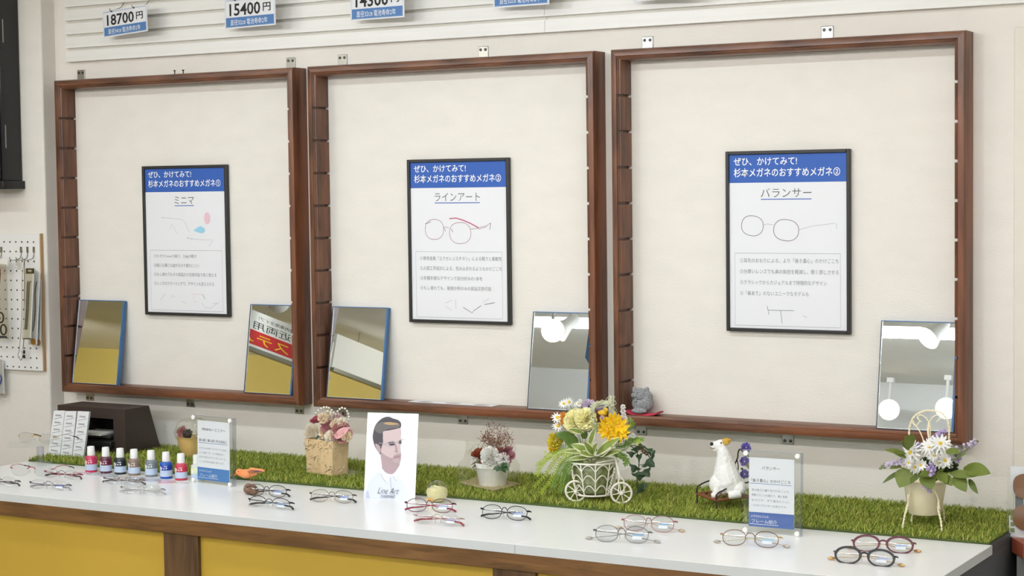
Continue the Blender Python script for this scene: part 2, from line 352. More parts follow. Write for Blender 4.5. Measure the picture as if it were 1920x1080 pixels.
# ------------------------------------------------------------------ price tags hanging from hooks
def price_tag(tl, tr, h, Y, big, small, lab, hooks=True):
    a = atY(tl[0], tl[1], Y); b = atY(tr[0], tr[1], Y-.03); d = b-a; w = d.length
    M = Matrix.Translation(a)@basis(Vector((0,0,1)).cross(d).normalized()*-1).to_4x4()
    x = d.normalized(); n = Vector((x.y,-x.x,0)).normalized(); z = n.cross(x)*-1 if n.cross(x).z < 0 else n.cross(x)
    R = Matrix((x, -n, z)).transposed().to_4x4(); R.translation = a
    r = thing('price_tag', lab, 'price tag', a)
    def L(mb, nm, m): mb.xf(R).build(nm, m, r, smooth=0)
    L(MB().box(0, w, -.0006, .0006, -h, 0), 'card', M_paper)
    g = MB(); g.quad((.006,-.0012,-h+.005),(w-.006,-.0012,-h+.005),(w-.006,-.0012,-h*.63),(.006,-.0012,-h*.63)); L(g, 'blue_band', M_blue3)
    g = MB(); ribbon(g, [(.004,-h+.004),(w-.004,-h+.004),(w-.004,-.004),(.004,-.004)], .0012, -.001, True); L(g, 'border', M_blue3)
    if big:
        t = MB(); text(t, big, w*.10, -h*.58, w*.71, -h*.16, -.0011, off=.018); text(t, '円', w*.76, -h*.50, w*.91, -h*.22, -.0011, off=.016); L(t, 'lettering', M_ink2)
    if small:
        t = MB(); text(t, small, w*.12, -h*.90, w*.85, -h*.70, -.0016); L(t, 'lettering', M_wink)
    if hooks:
        for u in (.22, .72):
            p = R@Vector((w*u, 0, -.006)); s = MB()
            s.tube(smooth_path([(p.x,-.012,p.z+.035),(p.x,-.03,p.z+.016),(p.x,p.y+.004,p.z+.006),(p.x,p.y-.006,p.z+.001),(p.x,p.y-.010,p.z+.010)],4), .0013, 5); s.build('hook', M_steel, r)
            s = MB(); s.tube([R@Vector((w*u,-.004,-.004)), R@Vector((w*u,.004,-.004))], .0022, 8); s.build('eyelet', M_ink2, r)
price_tag((192,22),(275,8), .0775, -.06, '18700', '直径34㎝ 電池寿命2年', 'leftmost white price tag with a blue lower band on the slatted panel')
price_tag((421,0),(516,-10), .083, -.06, '15400', '直径32㎝ 電池寿命2年', 'glossy price tag above the right corner of the leftmost wooden rack')
price_tag((657,-18),(758,-27), .083, -.06, '14300', '直径32㎝ 電池寿命2年', 'price tag cut by the picture top above the middle wooden rack')
price_tag((925,-45),(1030,-54), .083, -.06, '', '直径32㎝ 電池寿命2年', 'price tag showing only its blue lower band at the picture top')
price_tag((1187,-60),(1300,-69), .083, -.06, '', '', 'price tag showing only a white edge above the right frame')

# ------------------------------------------------------------------ the three wooden display frames
ZT, ZB, D = 1.9018, .9534, .0643
PROF = [(0,0),(0,.0575),(.003,.0630),(.007,D),(.0165,D),(.0185,.0615),(.0200,.0625),(.0215,.0615),(.0225,.0585),(.0255,.0570),(.027,.054),(.027,0)]
NOTCH = [1.787-.0903*k for k in range(9)]
def display_frame(x0, x1, lab, top_br, bot_br, notch_r=True):
    r = thing('wooden_display_rack', lab, 'frame', ((x0+x1)/2, 0, ZB))
    def rail(nm, top):
        zz = (lambda a: ZT-a) if top else (lambda a: ZB+a)
        m = MB(); n = len(PROF)
        vs = [(x0+a, -y, zz(a)) for a,y in PROF]+[(x1-a, -y, zz(a)) for a,y in PROF]
        m.add(vs, [(i, (i+1)%n, n+(i+1)%n, n+i) for i in range(n)]+[tuple(range(n)), tuple(reversed(range(n,2*n)))])
        m.build(nm, M_wood_h, r, smooth=30)
    rail('top_rail', True); rail('bottom_rail', False)
    def stile(nm, left):
        xx = (lambda a: x0+a) if left else (lambda a: x1-a)
        m = MB(); n = len(PROF); cut = .0035; deep = .0175
        zs = [(ZB, None)]; secs = []
        lev = sorted(NOTCH)
        def prof(flat):   # profile of one section, groove sections are cut back to `deep`
            return [(min(a, deep) if flat else a, y) for a, y in PROF]
        bounds = [ZB]+[b for z in lev for b in (z-cut, z+cut)]+[ZT]
        for i in range(len(bounds)-1):
            fl = i%2 == 1; pr = prof(fl); lo, hi = bounds[i], bounds[i+1]
            vs = []
            for e, (a, y) in enumerate(pr): vs.append((xx(a), -y, max(lo, ZB+a) if i == 0 else lo))
            for e, (a, y) in enumerate(pr): vs.append((xx(a), -y, min(hi, ZT-a) if i == len(bounds)-2 else hi))
            m.add(vs, [(q, (q+1)%n, n+(q+1)%n, n+q) for q in range(n)]+[tuple(range(n)), tuple(reversed(range(n,2*n)))])
        m.build(nm, M_wood_v, r, smooth=30)
    stile('left_stile', True); stile('right_stile', False)
    for top, lst in ((True, top_br), (False, bot_br)):
        for bx in lst:
            z0, z1 = (ZT-.004, ZT+.033) if top else (ZB-.031, ZB+.004)
            b = MB().box(bx-.0155, bx+.0155, -.003, 0, z0, z1).build('bracket', M_steel, r, bevel=.002)
            for s in (-1,1):
                zc = z1-.009 if top else z0+.009
                q = MB().lathe([(0,.0),(.0042,.0),(.0036,.0018),(.0018,.0022),(0,.0022)], 10, Matrix.Translation((bx+s*.0075, -.003, zc))@Matrix.Rotation(PI/2,4,'X'))
                q.v = [(x-r.location.x, y, z-ZB) for x,y,z in q.v]; q.build('screw', M_screw, b, local=True)
    return r
F1 = display_frame(-1.0044, -.102, 'brown wooden display frame nearest the pegboard, leftmost of three', (-.9487,-.1545), (-.9468,-.5475,-.1475))
F2 = display_frame(-.055, .8424, 'middle brown wooden display frame of the three on the wall', (.0243,.481), (-.0005,.4017,.78))
F3 = display_frame(.889, 1.7918, 'brown wooden display frame above the white terrier, rightmost of three', (.9643,1.4406), (.9368,1.3356,1.72))
for x in (-.557, -.525):
    MB().tube([(x,-.028,ZT-.01),(x+.001,-.03,ZT+.010)], .0016, 6).build('screw', M_screw, F1)
    MB().lathe([(.0016,0),(.0042,.0025),(.0042,.0035),(0,.0035)], 8, Matrix.Translation((x+.001,-.03,ZT+.010))).build('screw', M_screw, F1)

# ------------------------------------------------------------------ posters
PW, PH = .320, .443
def poster(x, z, lab, num, title, lines, tw, art, lw):
    r = thing('framed_poster', lab, 'poster', (x, 0, z))
    def edge(nm, x0, x1, z0, z1): MB().box(x0, x1, -.015, -.001, z0, z1).build(nm, M_blackf, r, local=True, bevel=.0015)
    e = .0085
    edge('frame_side', 0, e, -PH, 0); edge('frame_side', PW-e, PW, -PH, 0); edge('frame_top', e, PW-e, -e, 0); edge('frame_bottom', e, PW-e, -PH, -PH+e)
    MB().box(e, PW-e, -.0095, -.002, -PH+e, -e).build('paper', M_paper, r, local=True)
    w, h = PW-2*e, PH-2*e
    U = lambda u: e+u*w
    V = lambda v: -e-v*h
    Y = -.0098
    g = MB(); g.quad((U(0),Y,V(.162)),(U(1),Y,V(.162)),(U(1),Y,V(0)),(U(0),Y,V(0))); g.build('blue_header', M_blue, r, local=True, smooth=0)
    t = MB(); text(t, 'ぜひ、かけてみて!', U(.04), V(.063), U(.585), V(.018), Y-.0003, off=.012); text(t, '杉本メガネのおすすめメガネ'+num, U(.04), V(.13), U(.945), V(.078), Y-.0003, off=.012)
    t.build('lettering', M_wink, r, local=True, smooth=0)
    t = MB(); text(t, title, U(.49-tw/2), V(.247), U(.49+tw/2), V(.195), Y, off=-.008)
    t.build('lettering', M_ink, r, local=True, smooth=0)
    b = MB(); ribbon(b, [(U(.49-tw/2),V(.258)),(U(.49+tw/2),V(.258))], .0022, Y); b.build('underline', M_rule, r, local=True, smooth=0)
    b = MB(); ribbon(b, [(U(.045),V(.985)),(U(.945),V(.985)),(U(.945),V(.567)),(U(.045),V(.567))], .0009, Y, True); b.build('text_border', M_grey, r, local=True, smooth=0)
    t = MB()
    for i, s in enumerate(lines): text(t, s, U(.09), V(.622+.063*i), U(.09+lw[i]), V(.596+.063*i), Y, off=-.006)
    t.build('lettering', mat('body_ink','#66666C',.6), r, local=True, smooth=0)
    art(r, U, V, Y)
    MB().box(e, PW-e, -.0118, -.0108, -PH+e, -e).build('cover_sheet', M_glassy, r, local=True)
    return r
def pr(r, mt, lines, w=.001, closed=False, nm='printed_drawing', Y=-.0099):
    g = MB()
    for l in lines: ribbon(g, l, w, Y, closed)
    g.build(nm, mt, r, local=True, smooth=0)
def blob(r, mt, pts, Y=-.0099):
    g = MB(); g.add([(a,Y,b) for a,b in pts], [tuple(range(len(pts)))]); g.build('printed_lens', mt, r, local=True, smooth=0)
def art1(r, U, V, Y):
    c = lambda *p: [(U((x-97)/508), V((y-85)/920)) for x,y in p]
    blob(r, M_pinki, [(U((x-97)/508),V((y-85)/920)) for x,y in oval(489,403,19,38,18)]); blob(r, M_cyani, c((400,480),(425,462),(445,452),(470,465),(475,485),(455,498),(430,492)))
    pr(r, M_lgrey, [c((200,398),(260,402),(330,410),(350,430),(365,470),(378,490)), c((360,528),(395,533),(450,538),(520,540)), c((520,548),(495,582)), c((250,475),(262,440),(275,460),(285,470)), c((283,480),(298,497)), c((180,930),(215,880)), c((250,915),(258,895),(275,905)), c((318,930),(345,945))])
    pr(r, M_pinki, [c((378,884),(450,884)), c((390,888),(400,935),(420,930))]); pr(r, M_ink, [c((450,884),(465,915)), c((358,528),(370,528)), c((384,533),(396,533)), c((200,398),(212,399))]); pr(r, M_lgrey, [c((445,940),(465,968),(500,972),(540,940)), c((512,942),(550,938),(556,925))])
def art2(r, U, V, Y):
    c = lambda *p: [(U((x-90)/566), V((y-72)/955)) for x,y in p]
    ov = lambda cx,cy,rx,ry,p=2.3: [(U((x-90)/566), V((y-72)/955)) for x,y in oval(cx,cy,rx,ry,30,p)]
    pr(r, M_winei, [ov(230,478,55,61), ov(383,500,63,64)], .0011, True)
    pr(r, M_winei, [c((285,468),(300,463),(318,470)), c((445,478),(480,472),(540,455),(560,440)), c((490,478),(540,462))], .0010)
    pr(r, mat('crimson_ink','#C25B7E',.6), [c((320,413),(360,410),(400,422),(440,440),(480,462),(492,470))], .003); pr(r, M_ink, [c((556,480),(562,440)), c((290,470),(296,488)), c((330,475),(340,495)), c((175,445),(195,438),(210,430))], .0012)
    pr(r, M_lgrey, [c((290,925),(330,905)), c((290,945),(328,968)), c((350,900),(352,960)), c((510,915),(550,890))]); pr(r, M_ink, [c((395,948),(447,980),(458,965),(500,935)), c((520,928),(580,915))], .0012)
def art3(r, U, V, Y):
    c = lambda *p: [(U((x-70)/633), V((y-82)/943)) for x,y in p]
    ov = lambda cx,cy,rx,ry,rot: [(U((x-70)/633), V((y-82)/943)) for x,y in oval(cx,cy,rx,ry,30,2.3,rot)]
    pr(r, mat('brown_ink','#6E4A48',.6), [ov(196,468,60,54,.18), ov(380,492,68,57,.15)], .0012, True)
    pr(r, M_lgrey, [c((255,464),(280,458),(312,464)), c((448,490),(520,470),(640,455)), c((648,455),(650,485))], .0012)
    pr(r, M_ink, [c((275,902),(285,950)), c((282,925),(420,925)), c((348,925),(356,995))], .0009); pr(r, M_lgrey, [c((465,950),(490,958),(480,962))])
poster(-.7053, 1.6373, 'black framed poster with pink and pale blue blots in the leftmost rack', '①', 'ミニマ', ['①わずか1mmの細さ、2.8gの軽さ','②縦にも横にも曲がるので壊れにくい','③もし壊れてもその部品だけ交換可能で長く使える','④レンズのカラーリングで、デザインも変えられる'], .24, art1, (.54,.57,.78,.75))
poster(.2405, 1.6387, 'black framed poster picturing wine red eyeglasses in the middle rack', '②', 'ラインアート', ['①専用金属「エクセレンスチタン」による軽さと柔軟性','②人間工学設計による、包み込まれるようなかけごこち','③多種多様なデザインで自分好みの1本を','④もし壊れても、破損か所のみの部品交換可能'], .47, art2, (.85,.85,.65,.74))
poster(1.1798, 1.6408, 'black framed poster picturing brown oval eyeglasses in the right rack', '②', 'バランサー', ['①耳先のおもりによる、より「後ろ重心」のかけごこち','②分厚いレンズでも鼻の負担を軽減し、軽く感じさせる','③クラシックからカジュアルまで特徴的なデザイン','④「鼻あて」のないユニークなモデルも'], .43, art3, (.84,.84,.74,.59))

# ------------------------------------------------------------------ leaning tabletop mirrors in the frames
def mirror(x, w, lab, h=.256, tall=True):
    z0 = ZB+.027; yb = -.050; tilt = math.radians(8.8)
    r = thing('tabletop_mirror', lab, 'mirror', (x, yb, z0)); r.rotation_euler = (-tilt, 0, 0)
    MB().box(.002, w-.002, -.0006, .0, .002, h-.002).build('mirror_glass', M_mirror, r, local=True)
    MB().box(0, w, .0002, .009, 0, h).build('backing', M_mblue, r, local=True, bevel=.001)
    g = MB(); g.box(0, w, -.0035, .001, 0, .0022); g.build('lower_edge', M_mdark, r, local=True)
    g = MB(); g.box(0, w, -.0035, .001, h-.0022, h); g.build('upper_edge', M_mblue, r, local=True)
    g = MB(); g.box(w-.0055, w, -.0035, .001, .0022, h-.0022); g.build('side_edge', M_mblue, r, local=True)
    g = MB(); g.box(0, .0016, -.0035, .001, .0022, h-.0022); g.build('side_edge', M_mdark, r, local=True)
    g = MB(); g.box(.0016, .0030, -.0016, .0, .0022, h-.0022); g.box(.003, w-.0055, -.0016, .0, .0022, .0034); g.build('bevel_highlight', M_mbev, r, local=True)  # pale bevel strips put a white highlight along left and lower edges
mirror(-.9715, .186, 'blue edged mirror leaning in the left corner of the leftmost frame')
mirror(-.3065, .17, 'blue edged mirror in the right corner of the leftmost frame, reflecting a red sign')
mirror(-.0155, .188, 'blue edged mirror leaning in the left corner of the middle frame')
mirror(.6305, .18, 'tabletop mirror in the right corner of the middle frame, behind yellow flowers')
mirror(1.577, .185, 'tabletop mirror in the right corner of the right frame, reflecting bright spotlights')
# white card with three oval holes on the middle frame's lower rail
g = MB(); x0, x1 = .257, .523; zc = ZB+.0275; ya, yb_ = -.050, -.015
for k in range(3):
    cx = x0+(x1-x0)*(k+.5)/3; w2 = (x1-x0)/6; n = 24; vs = []; fs = []
    sh = lambda y: .02*(y-ya)/(yb_-ya)-.01
    for i in range(n):
        a = 2*PI*i/n; c, q = math.cos(a), math.sin(a); s = 1/max(abs(c), abs(q)); yo = (ya+yb_)/2+q*s*(yb_-ya)/2; yi = (ya+yb_)/2+q*.011
        vs += [(cx+c*s*w2, yo, zc), (cx+c*.026, yi, zc), (cx+c*s*w2, yo, zc+.0012), (cx+c*.026, yi, zc+.0012)]
    for i in range(n):
        j = (i+1)%n
        fs += [(4*i+2,4*j+2,4*j+3,4*i+3),(4*i+1,4*j+1,4*j,4*i),(4*i,4*j,4*j+2,4*i+2),(4*i+1,4*i+3,4*j+3,4*j+1)]
    g.add(vs, fs)
tag(g.build('holed_card', M_paper, smooth=0), 'flat white card with three oval holes on the middle frame rail', 'card')

# ------------------------------------------------------------------ counter
ZC = .794; YF = -.8274; YG = -.386
cnt = thing('display_counter', 'long counter with yellow panels, brown posts and brown edge strip', 'counter', (0, -.4, 0))
XCL, XCR = -.832, 1.94
MB().box(XCL, XCR, -.800, -.002, .02, .772).build('carcass', mat('grey_laminate', '#5E6062', .5), cnt)
MB().box(XCL, XCR, YF, -.800, .7374, .7741).build('edge_strip', M_strip, cnt, bevel=.001)
for x in (-.832, .054, .980, 1.86):
    MB().box(x, min(x+.106, XCR), YF+.004, -.800, .0, .7374).build('post', M_post, cnt, bevel=.001)
for a, b in ((-.726,.054),(.16,.980),(1.086,1.86)):
    MB().box(a, b, -.812, -.800, .08, .7374).build('front_panel', M_yellow, cnt)
    MB().box(a, b, YF+.008, -.800, .0, .08).build('kick_rail', M_post, cnt)
tag(MB().box(XCL, XCR, -.384, -.002, .772, ZC-.0005).build('rear_shelf', mat('grey_laminate2', '#55585A', .5)), 'dark grey shelf under the artificial grass behind the worktop', 'shelf')
for a, b, l in ((XCL, 1.0388, 'long white worktop left of the seam, holding most eyeglasses'), (1.0396, 1.9425, 'white worktop right of the seam, under the red and black eyeglasses')):
    wt = tag(MB().box(a, b, YF+.0012, -.3845, .7742, ZC).build('worktop', M_top, bevel=.0006), l, 'worktop')
    g = MB(); g.box(a, b, YF, YF+.0012, .7742, ZC-.0002); g.build('edge_band', mat('shaded_edge_band', '#DADEDE', .4), wt)  # edge band whose grey carries the shade of the front edge
    if b > 1.5: MB().box(b, b+.0012, YF, -.3845, .7742, ZC-.0002).build('edge_band', mat('shaded_edge_band', '#DADEDE', .4), wt)  # right end band in the same shade-toned grey

# artificial grass mat
gx0, gx1, gy0, gy1 = -.83, 1.936, YG+.004, -.006
gr = thing('artificial_grass_mat', 'strip of green artificial grass along the wall behind the worktop', 'grass mat', ((gx0+gx1)/2, -.2, ZC))
MB().box(gx0, gx1, gy0, gy1, ZC+.0002, ZC+.004).build('mat_backing', M_greenb, gr)
N = 62000
bx = np.random.uniform(gx0, gx1, N); by = np.random.uniform(gy0, gy1, N)
L_ = np.random.uniform(.010, .020, N); th = np.random.uniform(0, 2*PI, N); ln = np.random.uniform(.1, .9, N)
dx = np.cos(th)*ln+.25; dy = np.sin(th)*ln-.1; dz = np.ones(N); nn = np.sqrt(dx*dx+dy*dy+dz*dz); dx, dy, dz = dx/nn, dy/nn, dz/nn
ph = np.random.uniform(0, PI, N); wx = np.cos(ph)*.0011; wy = np.sin(ph)*.0011
V4 = np.empty((N,5,3)); zb = ZC+.003
for k, (t, s, w) in enumerate(((0,0,1),(0,0,-1),(.6,0,.8),(.6,0,-.8),(1,.004,0))):
    V4[:,k,0] = bx+dx*L_*t*(1+.2*t)+wx*w-gr.location.x; V4[:,k,1] = by+dy*L_*t*(1+.2*t)+wy*w-gr.location.y; V4[:,k,2] = zb+dz*L_*t-.002*t*t-gr.location.z
base = np.arange(N)*5
F = np.concatenate([np.stack([base, base+1, base+3], 1), np.stack([base, base+3, base+2], 1), np.stack([base+2, base+3, base+4], 1)])
me = bpy.data.meshes.new('grass_blades'); me.vertices.add(N*5); me.vertices.foreach_set('co', V4.reshape(-1))
me.loops.add(len(F)*3); me.loops.foreach_set('vertex_index', F.reshape(-1).astype(np.int32)); me.polygons.add(len(F)); me.polygons.foreach_set('loop_start', (np.arange(len(F))*3).astype(np.int32))
me.update(calc_edges=True)
ca = me.color_attributes.new('tint', 'FLOAT_COLOR', 'POINT')
pal = np.array([lin('#A9B450'), lin('#95A543'), lin('#BBC165'), lin('#7C9038'), lin('#C2B368'), lin('#9CA949')])
ci = np.random.choice(6, N, p=[.28,.24,.16,.14,.06,.12]); cc = np.repeat(pal[ci], 5, 0); ca.data.foreach_set('color', cc.reshape(-1).astype(np.float32))
me.materials.append(M_green); o = bpy.data.objects.new('grass_blades', me); COL.objects.link(o); o.parent = gr; stuff(o)

# neighbouring cabinet and rust-red shelf at the right edge
nb = thing('side_cabinet', 'grey cabinet with rust red chamfered top right of the counter', 'cabinet', (2.15, -.15, 0))
MB().box(1.965, 2.6, -.27, -.008, 0, .752).build('body', mat('mottled_grey', '#7D7F80', .5, var=.12, vscale=25), nb)
g = MB(); out = [(1.945,-.008),(1.945,-.235),(1.985,-.295),(2.6,-.295),(2.6,-.008)]; n = len(out)
g.add([(x,y,.752) for x,y in out]+[(x,y,.785) for x,y in out], [tuple(range(n)), tuple(range(n,2*n))]+[(i,(i+1)%n,n+(i+1)%n,n+i) for i in range(n)])
g.build('top_slab', mat('rust_red_top', '#A2523C', .45, var=.06, vscale=15), nb, smooth=0, bevel=.0015)

# ================================================================== THINGS ON THE LEFT PIER
# black wall cabinet
r = thing('wall_cabinet', 'black wall cabinet at upper left, above the pegboard', 'cabinet', (-1.3, -.06, 1.585))
MB().box(-1.6, -1.145, -.142, -.062, 1.60, 2.40).build('body', M_black, r, bevel=.002)
MB().box(-1.6, -1.135, -.152, -.060, 1.575, 1.60).build('bottom_ledge', M_black, r, bevel=.002)
MB().box(-1.6, -1.150, -.156, -.143, 1.603, 2.40).build('door', mat('black_gloss', '#17181A', .2), r, bevel=.002)
for z0, z1 in ((2.02,2.09),(1.70,1.77)):
    MB().box(-1.1449, -1.1435, -.130, -.126, z0, z1).build('hinge_strip', M_steel, r)
for z in (1.86, 1.93, 2.0, 2.10): MB().box(-1.1452, -1.1445, -.140, -.128, z, z+.004).build('vent_slot', M_ink2, r)

# pegboard
r = thing('pegboard', 'white perforated pegboard with pale wooden edge on the left pier', 'pegboard', (-1.3, -.06, 1.0135))
PBX, PBY = -1.066, -.073
MB().box(-1.55, PBX-.004, PBY, -.061, 1.0155, 1.438).build('board', mat('pegboard_white', '#EEEDEA', .5), r)
MB().box(PBX-.004, PBX, PBY+.0005, -.061, 1.0155, 1.438).build('side_edge', mat('pale_plywood', '#C7A67C', .6), r)
g = MB(); z = 1.412
while z > 1.02:
    x = PBX-.028
    while x > -1.5:
        g.lathe([(0,.0004),(.0028,.0004),(.0028,-.001),(0,-.001)], 8, Matrix.Translation((x,PBY,z))@Matrix.Rotation(PI/2,4,'X')); x -= .025
    z -= .0298
stuff(g.build('peg_holes', M_ink2, r))
M_packet = clear('packet_film', '#F6F6F4', .12, .05)
def peg_hook(px, py, lab):
    p = atY(px, py, PBY); t = thing('pegboard_hook', lab, 'hook', p, 0, 'wire hooks on the pegboard')
    MB().tube(smooth_path([(p.x,PBY,p.z),(p.x,PBY-.004,p.z-.02),(p.x,PBY-.02,p.z-.027),(p.x,PBY-.045,p.z-.027),(p.x,PBY-.05,p.z-.018)],4), .0014, 6).build('wire', M_steel, t)
    MB().box(p.x-.004, p.x+.004, PBY-.002, PBY, p.z-.006, p.z+.012).build('clip', M_steel, t)
    return p
for px, n in ((3,'leftmost'),(40,'second from left'),(52,'third from left'),(64,'rightmost')):
    peg_hook(px, 470, n+' wire hook on the white pegboard')
M_card_w = mat('packet_card', '#EFECE2', .6)
def packet(p0, p1, p2, p3, Y, lab, build):
    # corners in the picture, top-left, top-right, bottom-right, bottom-left, hanging flat at depth Y
    c = [atY(a, b, Y) for a, b in (p0,p1,p2,p3)]; o = (c[0]+c[1])/2
    t = thing('accessory_packet', lab, 'packet', o)
    def Q(u, v, d=0): 
        p = (c[0]*(1-u)+c[1]*u)*(1-v)+(c[3]*(1-u)+c[2]*u)*v; return Vector((p.x, p.y-d, p.z))
    def sl(u0, v0, u1, v1, d0, d1):
        m = MB(); q = [Q(u0,v0),Q(u1,v0),Q(u1,v1),Q(u0,v1)]
        m.add([(a.x,a.y-d0,a.z) for a in q]+[(a.x,a.y-d1,a.z) for a in q], [(0,1,2,3),(7,6,5,4),(0,4,5,1),(1,5,6,2),(2,6,7,3),(3,7,4,0)]); return m
    build(t, Q, sl)
def pk_main(t, Q, sl):
    sl(0,0,1,1,0,.001).build('card', M_card_w, t); sl(.0,.0,1,.075,.001,.0022).build('header', M_ink2, t)
    sl(.30,.025,.72,.045,.0022,.0025).build('lettering', M_wink, t)
    for u0, s in ((.38,0),(.60,1)):
        pts = [Q(u0+.1*s,.18,.004),Q(u0-.04+.02*s,.24,.005),Q(u0-.03,.4,.005),Q(u0-.03-.02*s,.62,.005),Q(u0-.1-.05*s,.86,.005)]
        MB().tube(smooth_path(pts,5), .0017, 6).build('temple_tip', mat('slate_blue_plastic','#3C5560',.4), t)
    sl(-.04,0,1.04,1,.007,.0073).build('film', M_packet, t); sl(0,.985,1,1,.001,.003).build('bottom_seam', M_ink2, t)
packet((49.5,503),(64.5,503),(58.5,636),(44.5,636), PBY-.040, 'white hanging packet with black header and two blue temple tips', pk_main)
def pk_side(t, Q, sl):
    sl(0,0,1,1,0,.001).build('card', M_paper, t)
    MB().tube(smooth_path([Q(.55,.15,.003),Q(.45,.3,.004),Q(.6,.5,.004),Q(.55,.7,.004),Q(.4,.82,.004)],5), .0016, 6).build('dark_cord', M_ink, t)
    sl(-.05,0,1.05,1,.006,.0063).build('film', M_packet, t)
    m = MB(); p = Q(.5,.96,.002); m.lathe([(0,0),(.010,.0),(.010,.001),(0,.001)], 12, Matrix.Translation(p)@Matrix.Rotation(PI/2,4,'X')); m.build('amber_label', mat('amber_label','#B5762E',.5), t)
packet((65,504),(76,510),(70,646),(56,646), PBY-.025, 'white hanging packet with dark cord beside the blue temple tip packet', pk_side)
packet((72,520),(78,524),(77,647),(68,647), PBY-.014, 'narrow white packet half hidden at the pegboard right edge', pk_side)
def pk_left(t, Q, sl):
    sl(0,.0,1,.085,0,.0016).build('header_card', M_card_w, t)
    MB().tube(smooth_path([Q(.62,.12,.002),Q(.60,.3,.003),Q(.42,.5,.003),Q(.35,.6,.003)],5), .0016, 6).build('crimson_cord', mat('crimson_cord','#7E2238',.5), t)
    MB().ell(Q(.36,.61,.003), (.007,.003,.006)).build('pink_clasp', mat('pink_clasp','#D2426A',.4), t)
    for v in (.73,.88):
        cpt = Q(.62+.12*(v>.8),v,.003); MB().tube([cpt+Vector((a,0,b)) for a,b in oval(0,0,.012,.0155,18)], .0028, 6, True).build('black_loop', M_black, t)
    sl(0,.06,1,1,.005,.0053).build('film', M_packet, t)
    sl(.4,.955,.9,.985,.0055,.0058).build('lettering', M_ink, t)
packet((-22,482),(15,487),(19,636),(-22,636), PBY-.03, 'clear packet with black loops and crimson cord at the pegboard left', pk_left)
def pk_blue(t, Q, sl):
    sl(0,0,1,1,0,.0008).build('card', M_paper, t)
    MB().tube(smooth_path([Q(.6,.25,.002),Q(.9,.55,.003),Q(.7,.8,.003),Q(.5,.7,.003)],5), .002, 6).build('blue_cord', mat('blue_cord','#2A4C9C',.4), t)
    sl(0,0,1,1.03,.004,.0043).build('film', M_packet, t)
packet((-30,672),(6,674),(9,738),(-30,742), -.085, 'packet with a blue cord hanging below the pegboard', pk_blue)
# fine chain with beads
p = atY(46, 486, PBY-.035); q = atY(45, 655, PBY-.02)
t = thing('glasses_chain', 'thin glasses chain with dark bead end hanging beside the packets', 'chain', p)
MB().tube(smooth_path([p,(p.x-.003,p.y,p.z-.09),(p.x-.012,p.y+.005,p.z-.2),(q.x-.004,q.y,q.z)],6), .0011, 5).build('cord', mat('dark_brown_cord','#4A2A2A',.5), t)
MB().tube(smooth_path([p,(p.x-.012,p.y,p.z-.06),(p.x-.018,p.y,p.z-.18),(q.x-.02,q.y,q.z-.005)],6), .0008, 5).build('thin_cord', mat('gold_cord','#A08468',.4,.5), t)
MB().ell((q.x,q.y,q.z-.008), (.004,.004,.007)).build('bead', M_black, t); MB().ell((q.x-.001,q.y,q.z-.022), (.0045,.0045,.006)).build('bead', M_ink2, t)
MB().tube(smooth_path([(q.x-.02,q.y,q.z-.004),(q.x-.026,q.y,q.z-.02),(q.x-.015,q.y,q.z-.034),(q.x-.006,q.y,q.z-.02),(q.x-.012,q.y,q.z-.004)],5), .0012, 5).build('wire_loop', M_steel, t)
g = MB(); a = atY(36,484,PBY-.03); g.box(a.x-.012,a.x+.012,a.y-.006,a.y,a.z-.035,a.z)
tag(g.build('clear_packet', M_packet, bevel=.003), 'small clear plastic packet hooked left of the glasses chain', 'packet')

# ================================================================== LEFT END OF THE COUNTER
ZG = ZC+.010                      # standing level on the grass
# dark brown dispenser box with a slot
r = thing('lens_tester_box', 'dark brown slope-backed box with a dark slot behind the small bottles', 'box', (-.75, -.15, ZG))
bxm = mat('dark_brown_leatherette', '#3D302B', .45, var=.05, vscale=40, bump=.05)
xa, xb, yf, z0, z1 = -.885, -.622, -.205, ZC+.001, .934
ox0, ox1, oz0, oz1 = xb-.168, xb-.045, .842, .903
g = MB(); fr = lambda x,z: (x,yf,z)
V = [fr(xa,z0),fr(xb,z0),fr(xb,z1),fr(xa,z1),fr(ox0,oz0),fr(ox1,oz0),fr(ox1,oz1),fr(ox0,oz1),(xa,-.05,z0),(xb,-.05,z0),(xb,-.10,z1),(xa,-.10,z1)]
V += [(x,yf+.085,z) for x,z in ((ox0,oz0),(ox1,oz0),(ox1,oz1),(ox0,oz1))]
g.add(V, [(0,1,5,4),(1,2,6,5),(2,3,7,6),(3,0,4,7),(1,9,10,2),(3,2,10,11),(0,3,11,8),(8,11,10,9),(0,8,9,1),(4,5,13,12),(5,6,14,13),(6,7,15,14),(7,4,12,15)])
g.build('case', bxm, r, smooth=0, bevel=.0015)
MB().box(ox0+.004, ox1-.003, yf-.012, yf+.07, oz0+.004, oz0+.012).build('tray', M_black, r, bevel=.002)
MB().box(ox0+.004, ox1-.030, yf-.022, yf+.06, oz0+.0125, oz0+.020).build('white_pad', mat('off_white_pad','#DDDCD2',.6), r, bevel=.001)
MB().box(ox0+.002, ox1-.001, yf+.079, yf+.083, oz0+.001, oz1-.001).build('slot_back', M_ink2, r)
MB().box(ox0-.005, ox1+.005, yf-.018, yf-.0005, oz0-.020, oz0-.003).build('slot_lip', M_black, r, bevel=.002)

